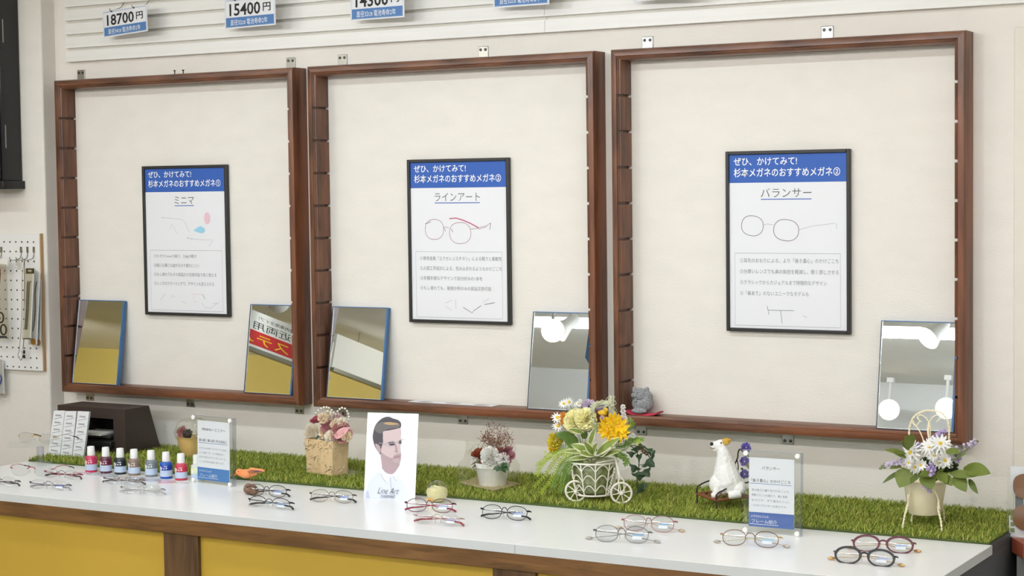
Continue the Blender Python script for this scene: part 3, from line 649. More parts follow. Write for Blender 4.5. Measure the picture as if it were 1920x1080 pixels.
# three printed swatch strips
r = thing('swatch_board', 'three white printed swatch strips leaning in front of the dark brown box', 'sample board', tuple(atZ(126,863,ZG)))
pw = mat('swatch_white', '#E4E5E6', .5)
quads = (((101,770),(121,770),(112,857),(90,853)), ((122,771),(143,771),(134,861),(113,858)), ((146,771),(167,772),(155,865),(135,862)))
for k, (a, b, c, d) in enumerate(quads):
    A, B = atY(*a,-.262), atY(*b,-.262); D_, C_ = atY(*d,-.305), atY(*c,-.305)
    def Q(u, v, e=0): 
        p = (A*(1-u)+B*u)*(1-v)+(D_*(1-u)+C_*u)*v; return Vector((p.x, p.y-e, p.z))
    m = MB(); m.add([Q(0,0),Q(1,0),Q(1,1),Q(0,1),Q(0,0,-.004),Q(1,0,-.004),Q(1,1,-.004),Q(0,1,-.004)], [(0,1,2,3),(7,6,5,4),(0,4,5,1),(1,5,6,2),(2,6,7,3),(3,7,4,0)])
    st = m.build('strip', pw, r, smooth=0)
    m = MB(); m.add([Q(1.0,0,-.001),Q(1.14,0,-.001),Q(1.14,1,-.001),Q(1.0,1,-.001)], [(0,1,2,3)])
    m.build('strip_spine', mat('swatch_spine','#7B8082',.5), r, smooth=0)
    g = MB()
    for i in range(6):
        v = .14+.155*i
        p, q = Q(.12,v+.055,.0006), Q(.9,v,.0006); d = Vector((0,0,.0011)); g.quad(p,q,q+d,p+d)
        for j in range(3):
            va = v-.045+.012*j; p, q = Q(.2,va,.0006), Q(.75,va+.003,.0006); d = Vector((0,0,.0008)); g.quad(p,q,q+d,p+d)
    stuff(g.build('swatch_print', M_grey, r, smooth=0))
# clear acrylic T stand
p = atZ(81,869,ZC)+Vector((.012,-.022,0))
r = thing('acrylic_stand', 'clear acrylic T-shaped stand holding golden rimless eyeglasses', 'stand', tuple(p))
MB().lathe([(.0,0),(.035,0),(.035,.006),(.011,.010),(.0,.010)], 24, Matrix.Translation(p)).build('foot', M_acryl, r)
MB().lathe([(.0105,.010),(.0105,.052)], 16, Matrix.Translation(p)).build('post', M_acryledge, r)
q0, q1 = atY(17,834,p.y+.0), atY(137,831,p.y+.0)
MB().tube([q0,q1], .0095, 14).build('crossbar', M_acryl, r)

# tint bottles
def bottle(px, py, tone, label, tint2):
    p = atZ(px, py, ZC)
    r = thing('tint_bottle', label, 'bottle', tuple(p), .5, 'tint bottles in a row')
    ink = mat('tint_'+tone.strip('#'), tone, .25, spec=.5, coat=.3)
    MB().lathe([(0,0),(.0150,0),(.0164,.0015),(.0164,.0405),(.0150,.0435),(.0095,.0455),(0,.0455)], 24).build('body', ink, r, local=True)
    MB().lathe([(.01655,.006),(.01655,.0225)], 24).build('lower_label', mat('pale_blue_label','#C3D3EA',.5), r, local=True)
    MB().lathe([(.01655,.0225),(.01655,.036)], 24).build('upper_label', mat('label_'+tint2.strip('#'), tint2, .4), r, local=True)
    g = MB(); front = -.5-.62
    for (a0, a1, h0, h1) in ((-.75,.05,.0238,.0258),(-.7,.2,.027,.0295),(-.8,.0,.0305,.0320),(.35,.55,.0255,.0285),(.75,.95,.026,.030),(.4,1.0,.0325,.0340),(-.8,.9,.0185,.0192),(-.8,.7,.0155,.0160),(-.7,.9,.0120,.0124)):
        for i in range(4):
            b0 = front+a0+(a1-a0)*i/4; b1 = front+a0+(a1-a0)*(i+1)/4; R = .01662
            dz = .0008*(i%2)
            g.quad((R*math.sin(b0+.5),-R*math.cos(b0+.5),h0+dz),(R*math.sin(b1+.5),-R*math.cos(b1+.5),h0+dz),(R*math.sin(b1+.5),-R*math.cos(b1+.5),h1+dz),(R*math.sin(b0+.5),-R*math.cos(b0+.5),h1+dz))
    MB_split(g, r)
    MB().lathe([(0,.0455),(.0105,.0455),(.0107,.048),(.0098,.0690),(.0090,.0705),(.0055,.0705),(.005,.0695),(0,.0695)], 20).build('cap', mat('white_cap','#F4F4F2',.35), r, local=True)
def MB_split(g, r):
    hi = MB(); lo = MB()
    for f in g.f:
        z = g.v[f[0]][2]; (hi if z > .0225 else lo).add([g.v[i] for i in f], [(0,1,2,3)])
    hi.build('lettering', M_wink, r, local=True, smooth=0); lo.build('lettering', mat('label_text_blue','#8FA3C8',.5), r, local=True, smooth=0)
for px, py, tone, t2, nm in ((171.5,884.5,'#C9335C','#C73A60','pink tint bottle with white cap, first of the row beside the swatch strips'),(199,886.5,'#5A2338','#6E1F3E','dark plum tint bottle with white cap, beside the pink one'),(226,888.5,'#20262C','#1D2531','near black tint bottle with white cap in the row'),
        (252,890.5,'#8A7466','#8C7666','brown tint bottle with white cap in the row'),(284,893,'#7C868A','#7E8A8E','grey tint bottle with white cap in the row'),(312,896.5,'#1757B8','#0F3FA6','bright blue tint bottle with white cap in the row'),(340,899.5,'#C43A52','#C2334F','rose red tint bottle with white cap, second from the clear one'),(370,902,'#D9DCD6','#DDE5A8','clear bottle with pale yellow label beside the acrylic sign')):
    bottle(px, py, tone, nm, t2)
# tinted sample lenses lying in front of the bottles
for px, py, tone, w, nm in ((152,888,'#E79AB6',.026,'pink'),(179,889.5,'#B2B2B8',.026,'pale grey'),(204,892.5,'#9C9CA4',.026,'mid grey'),(229,896,'#B7A79B',.026,'beige brown'),(257,898,'#A6A6B4',.026,'lilac grey'),(287,901,'#8A93B4',.024,'slate blue'),(313,904.5,'#E37F9C',.026,'rose'),(341,906.5,'#E4E4E0',.025,'clear')):
    p = atZ(px, py, ZC); r = thing('sample_lens', nm+' oval sample lens lying in front of the tint bottles', 'lens', tuple(p), .4, 'sample lenses before the bottles')
    n = 26; o2 = oval(0,0,w*.88,w*.70,n,2.3); m = MB(); m.add([(a,b,.0012+.001*(1-((a/w)**2+(b/w)**2))) for a,b in o2]+[(0,0,.004)], [(i,(i+1)%n,n) for i in range(n)])
    m.build('lens', clear('sample_lens_clear', '#F6F6F6', .04), r, local=True)
    MB().tube([(a,b,.0015) for a,b in o2], .0007, 5, True).build('rim', mat('lensrim_'+tone.strip('#'), tone, .3), r, local=True)

# ================================================================== SIGN HOLDERS
def sign_holder(bl, br, top, lab, title, sub, body, blue, edge_tint, lean, paper):
    a, b = atZ(*bl, ZC), atZ(*br, ZC); d = b-a; w = d.length; yaw = math.atan2(d.y, d.x)
    r = thing('sign_holder', lab, 'sign', tuple(a), yaw); r.rotation_euler = (-lean, 0, yaw)
    h = top-ZC; t = .012
    MB().box(0, w, -.0005-t, -.0075, 0, h).build('front_plate', M_acryl, r, local=True, bevel=.001)
    MB().box(0, w, -.0045, 0, 0, h).build('rear_plate', M_acryl, r, local=True, bevel=.001)
    MB().box(w-.0012, w+.0003, -.0125, 0, 0, h).build('side_edge', M_acryledge, r, local=True)
    MB().box(0, w, -.0125, 0, h-.001, h+.0003).build('top_edge', M_acryledge, r, local=True)
    u0, v0, u1, v1 = paper
    MB().box(u0*w, u1*w, -.0070, -.0050, v0*h, v1*h).build('paper', M_paper, r, local=True)
    pw_, ph_ = (u1-u0)*w, (v1-v0)*h; X = lambda u: u0*w+u*pw_; Z = lambda v: v1*h-v*ph_; Y = -.0072
    m = MB(); m.quad((X(0),Y,Z(1)),(X(1),Y,Z(1)),(X(1),Y,Z(.79)),(X(0),Y,Z(.79))); m.build('blue_band', blue, r, local=True, smooth=0)
    m = MB(); text(m, title[0], X(title[1]), Z(.17), X(title[2]), Z(.12), Y, shear=.15); text(m, sub, X(.05), Z(.355), X(.92), Z(.305), Y); m.build('lettering', M_ink, r, local=True, smooth=0)
    m = MB(); ribbon(m, [(X(.03),Z(.375)),(X(.94),Z(.375))], .0009, Y); m.build('underline', M_rule, r, local=True, smooth=0)
    m = MB()
    for i, s in enumerate(body): text(m, s, X(.06), Z(.485+.074*i), X(.90-.05*(i%2)), Z(.45+.074*i), Y)
    m.build('lettering', M_grey, r, local=True, smooth=0)
    m = MB(); text(m, 'メガネおじさんの', X(.05), Z(.865), X(.44), Z(.83), Y-.0003); text(m, 'フレーム紹介', X(.07), Z(.945), X(.63), Z(.89), Y-.0003)
    ribbon(m, [(X(.02),Z(.962)),(X(.66),Z(.962))], .0010, Y-.0003); m.build('lettering', M_wink, r, local=True, smooth=0)
    for x, z in ((.06*w,h*.965),(.94*w,h*.965),(.06*w,.03*h),(.94*w,.03*h)):
        MB().lathe([(0,0),(.0058,0),(.0058,.003),(.0045,.0042),(0,.0042)], 16, Matrix.Translation((x,-.0125,z))@Matrix.Rotation(PI/2,4,'X')).build('magnet', mat('white_magnet','#F5F3EE',.4), r, local=True)
    return r
sign_holder((365,902),(443,912), .9715, 'clear acrylic sign holder beside the bottles, with a bright blue band', ('MINIMA〜ミニマ〜',.14,.88), '最も軽く最も細く形は自由に', ['わずか1mmの細さでとても、たった2.8g','という軽さです。もう手放せない、','まるで何もかけていないような、','レンズの形も自由に選べます。'], M_blue2, 0, math.radians(1.5), (.12,.045,.885,.925))
sign_holder((1395,996),(1505,1005), .975, 'clear acrylic sign holder with blue band in front of the white terrier', ('バランサー',.28,.68), '「後ろ重心」のかけごこち', ['耳の後ろに重りをつけることで、','荷重バランスを整えて、鼻に負担','をかけず、ずり落ちにくい。','これがバランサーの良さです。','（一部の対象モデルを除く）'][:4], mat('sign_blue_print2','#4D6BAE',.5), 0, math.radians(2), (.10,.075,.87,.915))

# card with a portrait photograph
a, b = atZ(682,934,ZC), atZ(778,938,ZC); d = b-a; yaw = math.atan2(d.y,d.x); w = d.length
r = thing('portrait_card', 'leaning white card with a photo of a bespectacled person in a white shirt', 'card', tuple(a)); lean = math.radians(9.5); r.rotation_euler = (-lean,0,yaw); h = .2125
MB().box(0, w, 0, .0016, 0, h).build('card', mat('gloss_card','#F3F5F9',.25), r, local=True)
m = MB(); m.add([(w*.3,.002,h*.6),(w*.7,.002,h*.6),(w*.7,.05,.009),(w*.3,.05,.009),(w*.3,.0035,h*.6),(w*.7,.0035,h*.6),(w*.7,.0515,.0092),(w*.3,.0515,.0092)], [(0,1,2,3),(7,6,5,4),(0,4,5,1),(1,5,6,2),(2,6,7,3),(3,7,4,0)])
m.build('rear_strut', M_paper, r, local=True, smooth=0)
TLp, TRp, BLp = Vector((157,22)), Vector((748,50)), Vector((68,968))
ex, ey = TRp-TLp, BLp-TLp; det = ex.x*ey.y-ex.y*ey.x
def cu(x, y):
    p = Vector((x,y))-TLp; u = (p.x*ey.y-p.y*ey.x)/det; v = (ex.x*p.y-ex.y*p.x)/det; return (max(.001,min(.999,u))*w, (1-max(.001,min(.999,v)))*h)
lay = [0]
def pt(nm, m_, pts, smooth_=True):
    lay[0] += 1; y = -.00012*lay[0]; q = [cu(*p) for p in pts]
    if smooth_:
        q3 = [Vector((a_,0,b_)) for a_,b_ in q]; n = len(q3); out = []
        for i in range(n):
            A,B,C_,D_ = q3[i-1],q3[i],q3[(i+1)%n],q3[(i+2)%n]
            for j in range(4):
                t = j/4; out.append(.5*((2*B)+(C_-A)*t+(2*A-5*B+4*C_-D_)*t*t+(3*B-A-3*C_+D_)*t**3))
        q = [(v.x,v.z) for v in out]
    m = MB(); m.add([(a_,y,b_) for a_,b_ in q], [tuple(range(len(q)))]); m.build(nm, m_, r, local=True, smooth=0)
P_ = lambda n, c: mat('photo_'+n, c, .3)
pt('printed_shirt', P_('shirt','#E3E9F5'), [(85,975),(95,900),(130,790),(200,720),(290,650),(330,660),(400,720),(440,690),(500,760),(560,850),(590,990),(400,1000),(200,985)], False)
pt('printed_shirt', P_('shirt_shade','#C9D3EA'), [(85,972),(95,905),(125,880),(140,975)], False)
pt('printed_neck', P_('neck','#B79FA4'), [(292,470),(296,600),(300,650),(340,690),(400,708),(440,690),(480,640),(500,600),(470,540),(380,500)])
pt('printed_collar', P_('collar','#EEF2FA'), [(285,640),(302,650),(345,700),(400,716),(385,760),(345,800),(300,740),(270,690)], False)
pt('printed_collar', P_('collar','#EEF2FA'), [(400,716),(445,690),(470,760),(462,785),(420,730)], False)
pt('printed_hair', P_('hair_dark','#4C474C'), [(205,300),(215,240),(240,170),(285,120),(340,85),(400,75),(450,95),(510,115),(540,150),(530,200),(470,215),(400,230),(345,250),(325,290),(322,360),(310,390),(300,420),(290,490),(262,460),(230,410),(212,350)])
pt('printed_face', P_('skin','#D3BDBE'), [(330,240),(400,226),(470,214),(525,205),(535,250),(530,300),(535,350),(520,400),(520,450),(525,490),(518,530),(510,570),(480,608),(430,612),(380,585),(330,545),(300,495),(296,430),(318,380),(326,300)])
pt('printed_beard', P_('beard','#B49D9F'), [(300,470),(330,490),(380,520),(425,530),(445,500),(500,485),(522,495),(518,540),(508,575),(480,608),(430,612),(375,585),(330,548),(302,500)])
pt('printed_face', P_('skin2','#C0A9AB'), [(430,545),(470,540),(505,545),(500,575),(470,588),(440,575)])
pt('printed_ear', P_('ear','#B99FA0'), [(232,370),(262,378),(285,400),(292,450),(280,478),(262,455),(240,420)])
pt('printed_hair', P_('hair_mid','#6E696A'), [(235,180),(290,140),(360,130),(430,140),(500,150),(528,165),(520,195),(450,205),(380,215),(330,240),(300,260),(270,250),(240,230)])
pt('printed_hair', P_('hair_glint','#BE9C6C'), [(340,150),(390,135),(450,140),(500,150),(520,160),(460,166),(400,165)])
pt('printed_nose', P_('nose','#B49B9E'), [(462,380),(480,400),(492,440),(497,462),(480,475),(460,470),(450,462),(462,440)])
pt('printed_nose', P_('noselight','#DCC8C8'), [(480,375),(488,410),(494,455),(500,465),(505,440),(500,400),(490,372)])
pt('printed_lips', P_('lips','#A67C82'), [(440,522),(470,514),(510,508),(512,518),(480,524),(450,530)])
pt('printed_brow', P_('brow','#55494C'), [(385,362),(420,350),(462,354),(462,362),(420,360),(390,370)])
pt('printed_brow', P_('brow','#55494C'), [(500,348),(530,338),(536,346),(505,356)])
pt('printed_eye', P_('eye','#4A4347'), [(392,384),(420,370),(455,372),(462,382),(440,390),(410,392)])
pt('printed_eye', P_('eye','#4A4347'), [(505,366),(520,354),(536,356),(534,370),(515,374)])
lay[0] += 1; m = MB(); yy = -.00012*lay[0]
ribbon(m, [cu(*p) for p in ((275,362),(310,368),(352,376),(368,366),(400,352),(440,348),(470,358),(498,356),(520,336),(545,326),(572,332))], .0012, yy)
m.build('printed_spectacles', P_('specs','#B9B6C0'), r, local=True, smooth=0)
m = MB(); ribbon(m, [cu(*p) for p in ((352,376),(362,395),(400,402),(450,396),(468,380))], .0006, yy-.0001); ribbon(m, [cu(*p) for p in ((390,740),(392,820),(402,1000))], .0008, yy-.0001); ribbon(m, [cu(*p) for p in ((280,700),(310,760),(345,800))], .0007, yy-.0001); ribbon(m, [cu(*p) for p in ((425,730),(462,785))], .0007, yy-.0001)
m.build('printed_line', P_('line','#9AA3B8'), r, local=True, smooth=0)
m = MB(); q0, q1 = cu(235,918), cu(487,862); text(m, 'Line Art', q0[0], q0[1], q1[0], q1[1], yy-.0003, shear=.45, off=-.012); q0, q1 = cu(268,965), cu(440,938); text(m, 'CHARMANT', q0[0], q0[1], q1[0], q1[1]-.0006, yy-.0003)
m.build('lettering', M_ink, r, local=True, smooth=0)

# glass paperweight
p = atZ(820,942,ZC); R = .0272
r = thing('glass_paperweight', 'small clear glass ball with a pale yellow core on the worktop', 'paperweight', tuple(p))
g = MB().ell((p.x,p.y,p.z+R), R, 28, 16); g.build('glass_ball', clear('ball_glass','#F4F4EC',.11,.02), r, smooth=180)
M_core = mat('cream_core','#EFE8B4',.4)
MB().lathe([(0,-.0268),(.008,-.0256),(.016,-.0215),(.022,-.0153),(.0258,-.0065),(.0265,.001),(.0235,.0075),(.013,.0115),(0,.0125)], 24, Matrix.Translation((p.x,p.y,p.z+R))).build('yellow_core', M_core, r, smooth=180)
g = MB()
for k in range(7):
    a = k*.9; g.ell((p.x-.012+.012*math.cos(a)*.6+.004, p.y-.021+.004*math.sin(a), p.z+.010+.002*math.sin(2*a)), (.0028,.002,.0022), 8, 5)
stuff(g.build('orange_flecks', mat('orange_fleck','#F0AE4A',.4), r))

# orange bird on a stone
def fused(name, parts, m_, parent, vox=.0014, sm=6, extra=None):
    g = MB()
    for p_ in parts:
        if p_[0] == 'e': g.ell(p_[1], p_[2], 20, 12, p_[3] if len(p_) > 3 else None)
        else: g.tube(p_[1], p_[2], 12)
    o = g.build(name, m_, parent, smooth=180)
    md = o.modifiers.new('r','REMESH'); md.mode = 'VOXEL'; md.voxel_size = vox
    s = o.modifiers.new('s','SMOOTH'); s.iterations = sm; s.factor = .5
    bpy.context.view_layer.update()
    me2 = bpy.data.meshes.new_from_object(o.evaluated_get(bpy.context.evaluated_depsgraph_get())); o.modifiers.clear(); o.data = me2; me2.shade_smooth()
    if not me2.materials: me2.materials.append(m_)
    return o
p = atZ(470,927,ZC); b = lambda px,py,dy=0: atY(px,py,p.y+dy)
r = thing('bird_figurine', 'orange bird figurine perched on a brown stone beside the acrylic sign', 'figurine', tuple(p))
def px_r(n, Y): return n*.00140
parts = [('e', b(462,888), (.0215,.0125,.0115), Matrix.Rotation(-.10,3,'Y')), ('e', b(449,885), (.0105,.009,.0085)), ('e', b(455,887),(.014,.011,.010)), ('e', b(472,886),(.016,.009,.0085), Matrix.Rotation(.15,3,'Y')),
         ('t', [b(470,883),b(482,882.5),b(496,882.5)], [.009,.0062,.0028])]
fused('body', parts, mat('orange_feather','#EA8A48',.5, col2='#F2A068', vscale=60), r, .0011, 5)
g = MB(); g.tube([b(443,888,-.004),b(438.5,892,-.005)], [.0035,.0006], 8); g.build('beak', mat('beak_orange','#D96C32',.4), r)
MB().ell(b(446.5,884,-.0085), (.0013,.0011,.0013), 10, 6).build('eye', M_ink2, r)
g = MB(); q = [b(463,884,-.0125),b(470,881,-.012),b(480,881.5,-.0085),b(489,883,-.004),b(478,886,-.010),b(468,888,-.0125)]; g.add(q+[v+Vector((0,.003,0)) for v in q], [(0,1,2,3,4,5),(11,10,9,8,7,6)]+[(i,(i+1)%6,6+(i+1)%6,6+i) for i in range(6)]); g.build('wing', mat('wing_brown','#A9694A',.6, var=.3, vscale=120), r)
g = MB(); q = [b(475,883.5,-.0115),b(489,882.8,-.004),b(493,883.5,-.003),b(480,886.5,-.0095)]; g.add(q+[v+Vector((0,.002,0)) for v in q], [(0,1,2,3),(7,6,5,4)]+[(i,(i+1)%4,4+(i+1)%4,4+i) for i in range(4)]); g.build('wing_tip', mat('wing_dark','#5B4350',.6), r)
for k in (0,5): MB().tube([b(470+k,894),b(471+k,904)], .0011, 6).build('leg', mat('bird_leg','#B5683A',.5), r)
o = fused('stone', [('e', Vector((p.x,p.y,p.z+.013)), (.0195,.016,.014)), ('e', Vector((p.x-.006,p.y,p.z+.018)), (.012,.012,.010)), ('e', Vector((p.x+.010,p.y,p.z+.009)), (.013,.013,.009))], mat('brown_stone','#8A6B58',.8, var=.35, vscale=90, bump=.3, bscale=300), r, .0016, 3)

# ================================================================== FLOWERS: building blocks
M_stem = mat('stem_green', '#6F8A3A', .6); M_leaf = mat('leaf_green', '#6F8B36', .45, var=.2, vscale=60); M_leafd = mat('dark_leaf', '#3F5F38', .4, var=.2, vscale=60)
M_leafo = mat('olive_leaf', '#6B7A2B', .5, var=.18, vscale=50); M_daisyc = mat('daisy_centre', '#E2C23A', .7)
def petal_geo(g, c, M, L, w, cup=.0, droop=.0, r0=.0, tipw=.5, a=0.0, lift=.0, seg=4):
    # one petal in the flower's frame M (columns x, y, normal), pointing along angle a
    vs = []; ca, sa = math.cos(a), math.sin(a)
    for i in range(seg+1):
        t = i/seg; ww = w*(math.sin(PI*min(1,.18+t*.82)**.8)*(1-tipw)+tipw*(1-t*.5)) if i < seg else w*.28
        if i == 0: ww = w*.35
        R = r0+L*t; z = lift*t*L-droop*L*t*t
        for s in (-1,0,1):
            zz = z+cup*abs(s)*ww
            x = R*ca-s*ww*.5*sa; y = R*sa+s*ww*.5*ca
            vs.append(c+M@Vector((x,y,zz)))
    fs = []
    for i in range(seg):
        for s in range(2): b = i*3+s; fs.append((b,b+1,b+4,b+3))
    g.add(vs, fs)
def flower(parent, nm, c, n, R, m_, cm, npet=14, w=.3, layers=1, droop=.2, lift=.15, cup=.1, cr=.22, centre=True, tipw=.35, jit=.1):
    c = Vector(c); M = basis(n); g = MB()
    for l in range(layers):
        k = max(4, int(npet*(1-.15*l)))
        for i in range(k):
            a = 2*PI*(i+.5*l)/k+random.uniform(-jit,jit)
            petal_geo(g, c+M@Vector((0,0,.05*R*l)), M, R*(1-.2*l)*random.uniform(.92,1.05), R*w, cup, droop, R*.06, tipw, a, lift+.38*l)
    o = g.build(nm, m_, parent, smooth=180, fix=False)
    if centre:
        h = MB(); h.ell(c+M@Vector((0,0,R*.07*layers)), (R*cr,R*cr,R*cr*.6), 12, 7, M); h2 = h
        oo = parent_origin(parent); h2.v = [(x-oo.x,y-oo.y,z-oo.z) for x,y,z in h2.v]; q = h2.build('flower_centre', cm, o, local=True)
    return o
def rose(parent, nm, c, n, R, m_, turns=5, closed=.55):
    c = Vector(c); M = basis(n); g = MB()
    for l in range(turns):
        f = (l+1)/turns; k = 3+(l > 1)+(l > 2)
        for i in range(k):
            a0 = 2*PI*i/k+l*.9; span = 2*PI/k*.72; vs = []; fs = []
            for u in range(5):
                for v in range(5):
                    a = a0+span*(u/4-.5)*(1+.15*math.sin(PI*v/4)); t = v/4
                    rr = R*f*(.45+.55*math.sin(PI*.5*min(1,t*1.15)))*(1.0 if t < .8 else 1+.12*f*(t-.8)*5)
                    z = R*(-.55+1.15*t*(1.1-closed*.5*f)) - R*.25*f*(abs(u-2)/2)**2*t
                    vs.append(c+M@Vector((rr*math.cos(a), rr*math.sin(a), z)))
            for u in range(4):
                for v in range(4): b = u*5+v; fs.append((b,b+1,b+6,b+5))
            g.add(vs, fs)
    return g.build(nm, m_, parent, smooth=180, fix=False)
def pompom(parent, nm, c, n, R, m_, k=90, w=.5, flat=.75):
    c = Vector(c); M = basis(n); g = MB(); ga = PI*(3-5**.5)
    for i in range(k):
        t = (i+.5)/k; ph = math.acos(1-1.5*t)+random.uniform(-.12,.12); a = ga*i+random.uniform(-.25,.25)
        d = Vector((math.sin(ph)*math.cos(a), math.sin(ph)*math.sin(a), math.cos(ph)*flat))
        L = R*random.uniform(.85,1.08); x = d.cross(Vector((0,0,1))); x = x.normalized() if x.length > .01 else Vector((1,0,0)); y = x.cross(d).normalized()
        b = d*L*.35; tip = d*L; ww = R*w*.5*random.uniform(.8,1.1)
        tw = random.uniform(-.5,.5); x = (x*math.cos(tw)+y*math.sin(tw)); y = x.cross(d).normalized()
        pts = [b-x*ww*.3, b+x*ww*.3, tip-x*ww*.7-y*ww*.35, tip+d*ww*.15+y*ww*.45, tip+x*ww*.7-y*ww*.3]
        g.add([c+M@p for p in pts], [(0,1,4,3),(0,3,2)])
    return g.build(nm, m_, parent, smooth=0, fix=False)
def leaf(parent, base, tip, width, m_=None, nm='leaf', droop=.15, fold=.12, up=Vector((0,0,1)), var=None, roll=0, shape=1.0):
    base, tip = Vector(base), Vector(tip); d = tip-base; L = d.length; d.normalize()
    view = (CAM-base).normalized(); nrm = (up*.45+view*.75); nrm = (nrm-d*nrm.dot(d)).normalized()
    nrm = Matrix.Rotation(roll,3,d)@nrm; x = d.cross(nrm).normalized()
    def strip(sc, dz):
        vs = []; n = 9
        for i in range(n+1):
            t = i/n; w = width*.5*sc*(math.sin(PI*t**.82)**.85 if 0 < t < 1 else 0)*shape; cpos = base+d*(L*t)-Vector((0,0,1))*(droop*L*t*t)+nrm*(droop*.5*L*math.sin(PI*t))
            for s in (-1,-.5,0,.5,1): vs.append(cpos+x*(s*w)+nrm*(fold*abs(s)*w+dz))
        fs = []
        for i in range(n):
            for s in range(4): b = i*5+s; fs.append((b,b+1,b+6,b+5))
        return MB().add(vs, fs)
    o = strip(1,0).build(nm, m_ or M_leaf, parent, smooth=180, fix=False)
    if var:
        g = strip(.62,.0006); oo = parent_origin(parent); g.v = [(a-oo.x,b-oo.y,c-oo.z) for a,b,c in g.v]; g.build('leaf_middle', var, o, local=True, smooth=180, fix=False)
    return o
def stem(parent, pts, r=.0012, m_=None, nm='stem'): return MB().tube(smooth_path(pts,4), r, 5).build(nm, m_ or M_stem, parent)
def sprig(parent, pts, m_, blen, width, nm='fern_frond', spacing=.006, shrink=.75, up=Vector((0,0,1)), thick=.0009):
    # feathery frond: a stem with paired leaflets, one mesh
    P = smooth_path(pts,8); g = MB(); g.tube(P, thick, 5); acc = 0
    tot = sum((P[i+1]-P[i]).length for i in range(len(P)-1)); run = 0
    for i in range(len(P)-1):
        seg = P[i+1]-P[i]; L = seg.length; d = seg.normalized(); q = (CAM-P[i]).normalized(); x = d.cross(q).normalized()
        acc += L; run += L
        while acc > spacing:
            acc -= spacing; f = run/tot; bl = blen*(1-shrink*f)
            for s in (-1,1):
                dd = (x*s*.9+d*.55+q*random.uniform(-.3,.3)).normalized(); ww = d*width*.5; b = P[i+1]
                g.add([b-ww*.4, b+dd*bl*.5-ww, b+dd*bl, b+dd*bl*.5+ww], [(0,1,2,3)])
    return g.build(nm, m_, parent, smooth=0, fix=False)
def blossom_spike(parent, pts, m_, R=.0045, n=34, spread=.008, nm='lilac_spike', tip=None):
    P = smooth_path(pts,8); g = MB()
    for i in range(n):
        t = i/n; k = t*(len(P)-1); a = P[int(k)].lerp(P[min(int(k)+1,len(P)-1)], k-int(k)); s = spread*(1.05-.6*t)
        off = Vector((random.gauss(0,1),random.gauss(0,1),random.gauss(0,1))).normalized()*s; c = a+off; M = basis(off+(CAM-c).normalized()*.004)
        for j in range(5): petal_geo(g, c, M, R, R*.9, .1, .1, 0, .5, 2*PI*j/5+i, .2, 2)
    return g.build(nm, m_, parent, smooth=0, fix=False)
def at(px, py, Y): return atY(px, py, Y)
TOV = Vector((.58,-.78,.25))     # a direction that faces roughly out into the room

# ------------------------------------------------------------------ 1. bark-wrapped square pot with dried roses and a pearl heart
pc = Vector((.124,-.246,ZG))
r = thing('dried_flower_arrangement', 'pink and cream roses in a square cork pot with a pearl heart handle', 'flower arrangement', tuple(pc))
ya = math.radians(-13); h = .052; H = .897-ZG
g = MB(); R_ = Matrix.Rotation(ya,4,'Z'); lv = []
for z, s in ((0,.052),(.04,.0535),(H*.7,.0555),(H,.057)):
    lv.append([pc+R_@Vector((a*s,b*s*.52,z)) for a,b in ((-1,-1),(1,-1),(1,1),(-1,1))])
inn = [pc+R_@Vector((a*.053,b*.026,H)) for a,b in ((-1,-1),(1,-1),(1,1),(-1,1))]; low = [pc+R_@Vector((a*.05,b*.024,H-.02)) for a,b in ((-1,-1),(1,-1),(1,1),(-1,1))]
lv += [inn, low]; vs = [v for l in lv for v in l]; fs = [(3,2,1,0)]
for k in range(len(lv)-1):
    for i in range(4): fs.append((4*k+i,4*k+(i+1)%4,4*k+4+(i+1)%4,4*k+4+i))
fs.append((20,21,22,23)); g.add(vs, fs)
g.build('pot', mat('cork_bark', '#EBCFA0', .8, col2='#D9B98A', vscale=45, bump=.5, bscale=160, stretch=(1,1,.35)), r, smooth=0, bevel=.0025)
M_fib = mat('bark_fibre', '#EFE6CC', .8); M_fibd = mat('bark_dark_fibre', '#6B5A48', .8); g = MB(); g2 = MB()
for i in range(150):
    side = i%2; u = random.uniform(-1,1); z = random.uniform(.004,H-.004) if i%3 else random.uniform(H*.72,H); s = .0526+.0044*z/H+.0004
    a, b = (u,-1) if side == 0 else (1,u); p = Vector((a*s,b*s*.52-(.0003 if side == 0 else 0),z)); dv = Vector((random.uniform(-.012,.012)*(side==0), random.uniform(-.012,.012)*(side==1), random.uniform(-.006,.006)))
    p0, p1 = pc+R_@p, pc+R_@(p+dv); (g if i%2 else g2).tube([p0,(p0+p1)/2+Vector((0,0,.001)),p1], .0004 if i%5 else .0007, 4)
stuff(g.build('bark_fibres', M_fib, r)); stuff(g2.build('bark_cracks', M_fibd, r))
m = MB(); m.add([at(565,892,-.20),at(640,902,-.30),at(682,891,-.20),at(612,884,-.12)],[(0,1,2,3)]); 
for i in range(4): v = m.v[i]; m.v[i] = (v[0], v[1], ZG+.002)
m.build('wrapper_base', clear('wrapper','#E9E8DC',.12,.15), r, smooth=0, fix=False)
Yp = -.235
M_ivory = mat('ivory_petal','#F6ECD8',.6,var=.08,vscale=60); M_dust = mat('dusty_rose_petal','#E6ABAD',.6,var=.18,vscale=60); M_wine = mat('wine_petal','#B9566B',.6,var=.2,vscale=60); M_blush = mat('blush_petal','#E9CDCD',.6,var=.06,vscale=60); M_pk = mat('pink_petal','#EDB6BD',.6,var=.12,vscale=60)
rose(r, 'rose', at(586,809,Yp-.02), TOV+Vector((-.4,0,.4)), .021, M_ivory, 5)
rose(r, 'rosebud', at(593,786,Yp), Vector((-.2,-.2,1)), .017, M_wine, 4, .9)
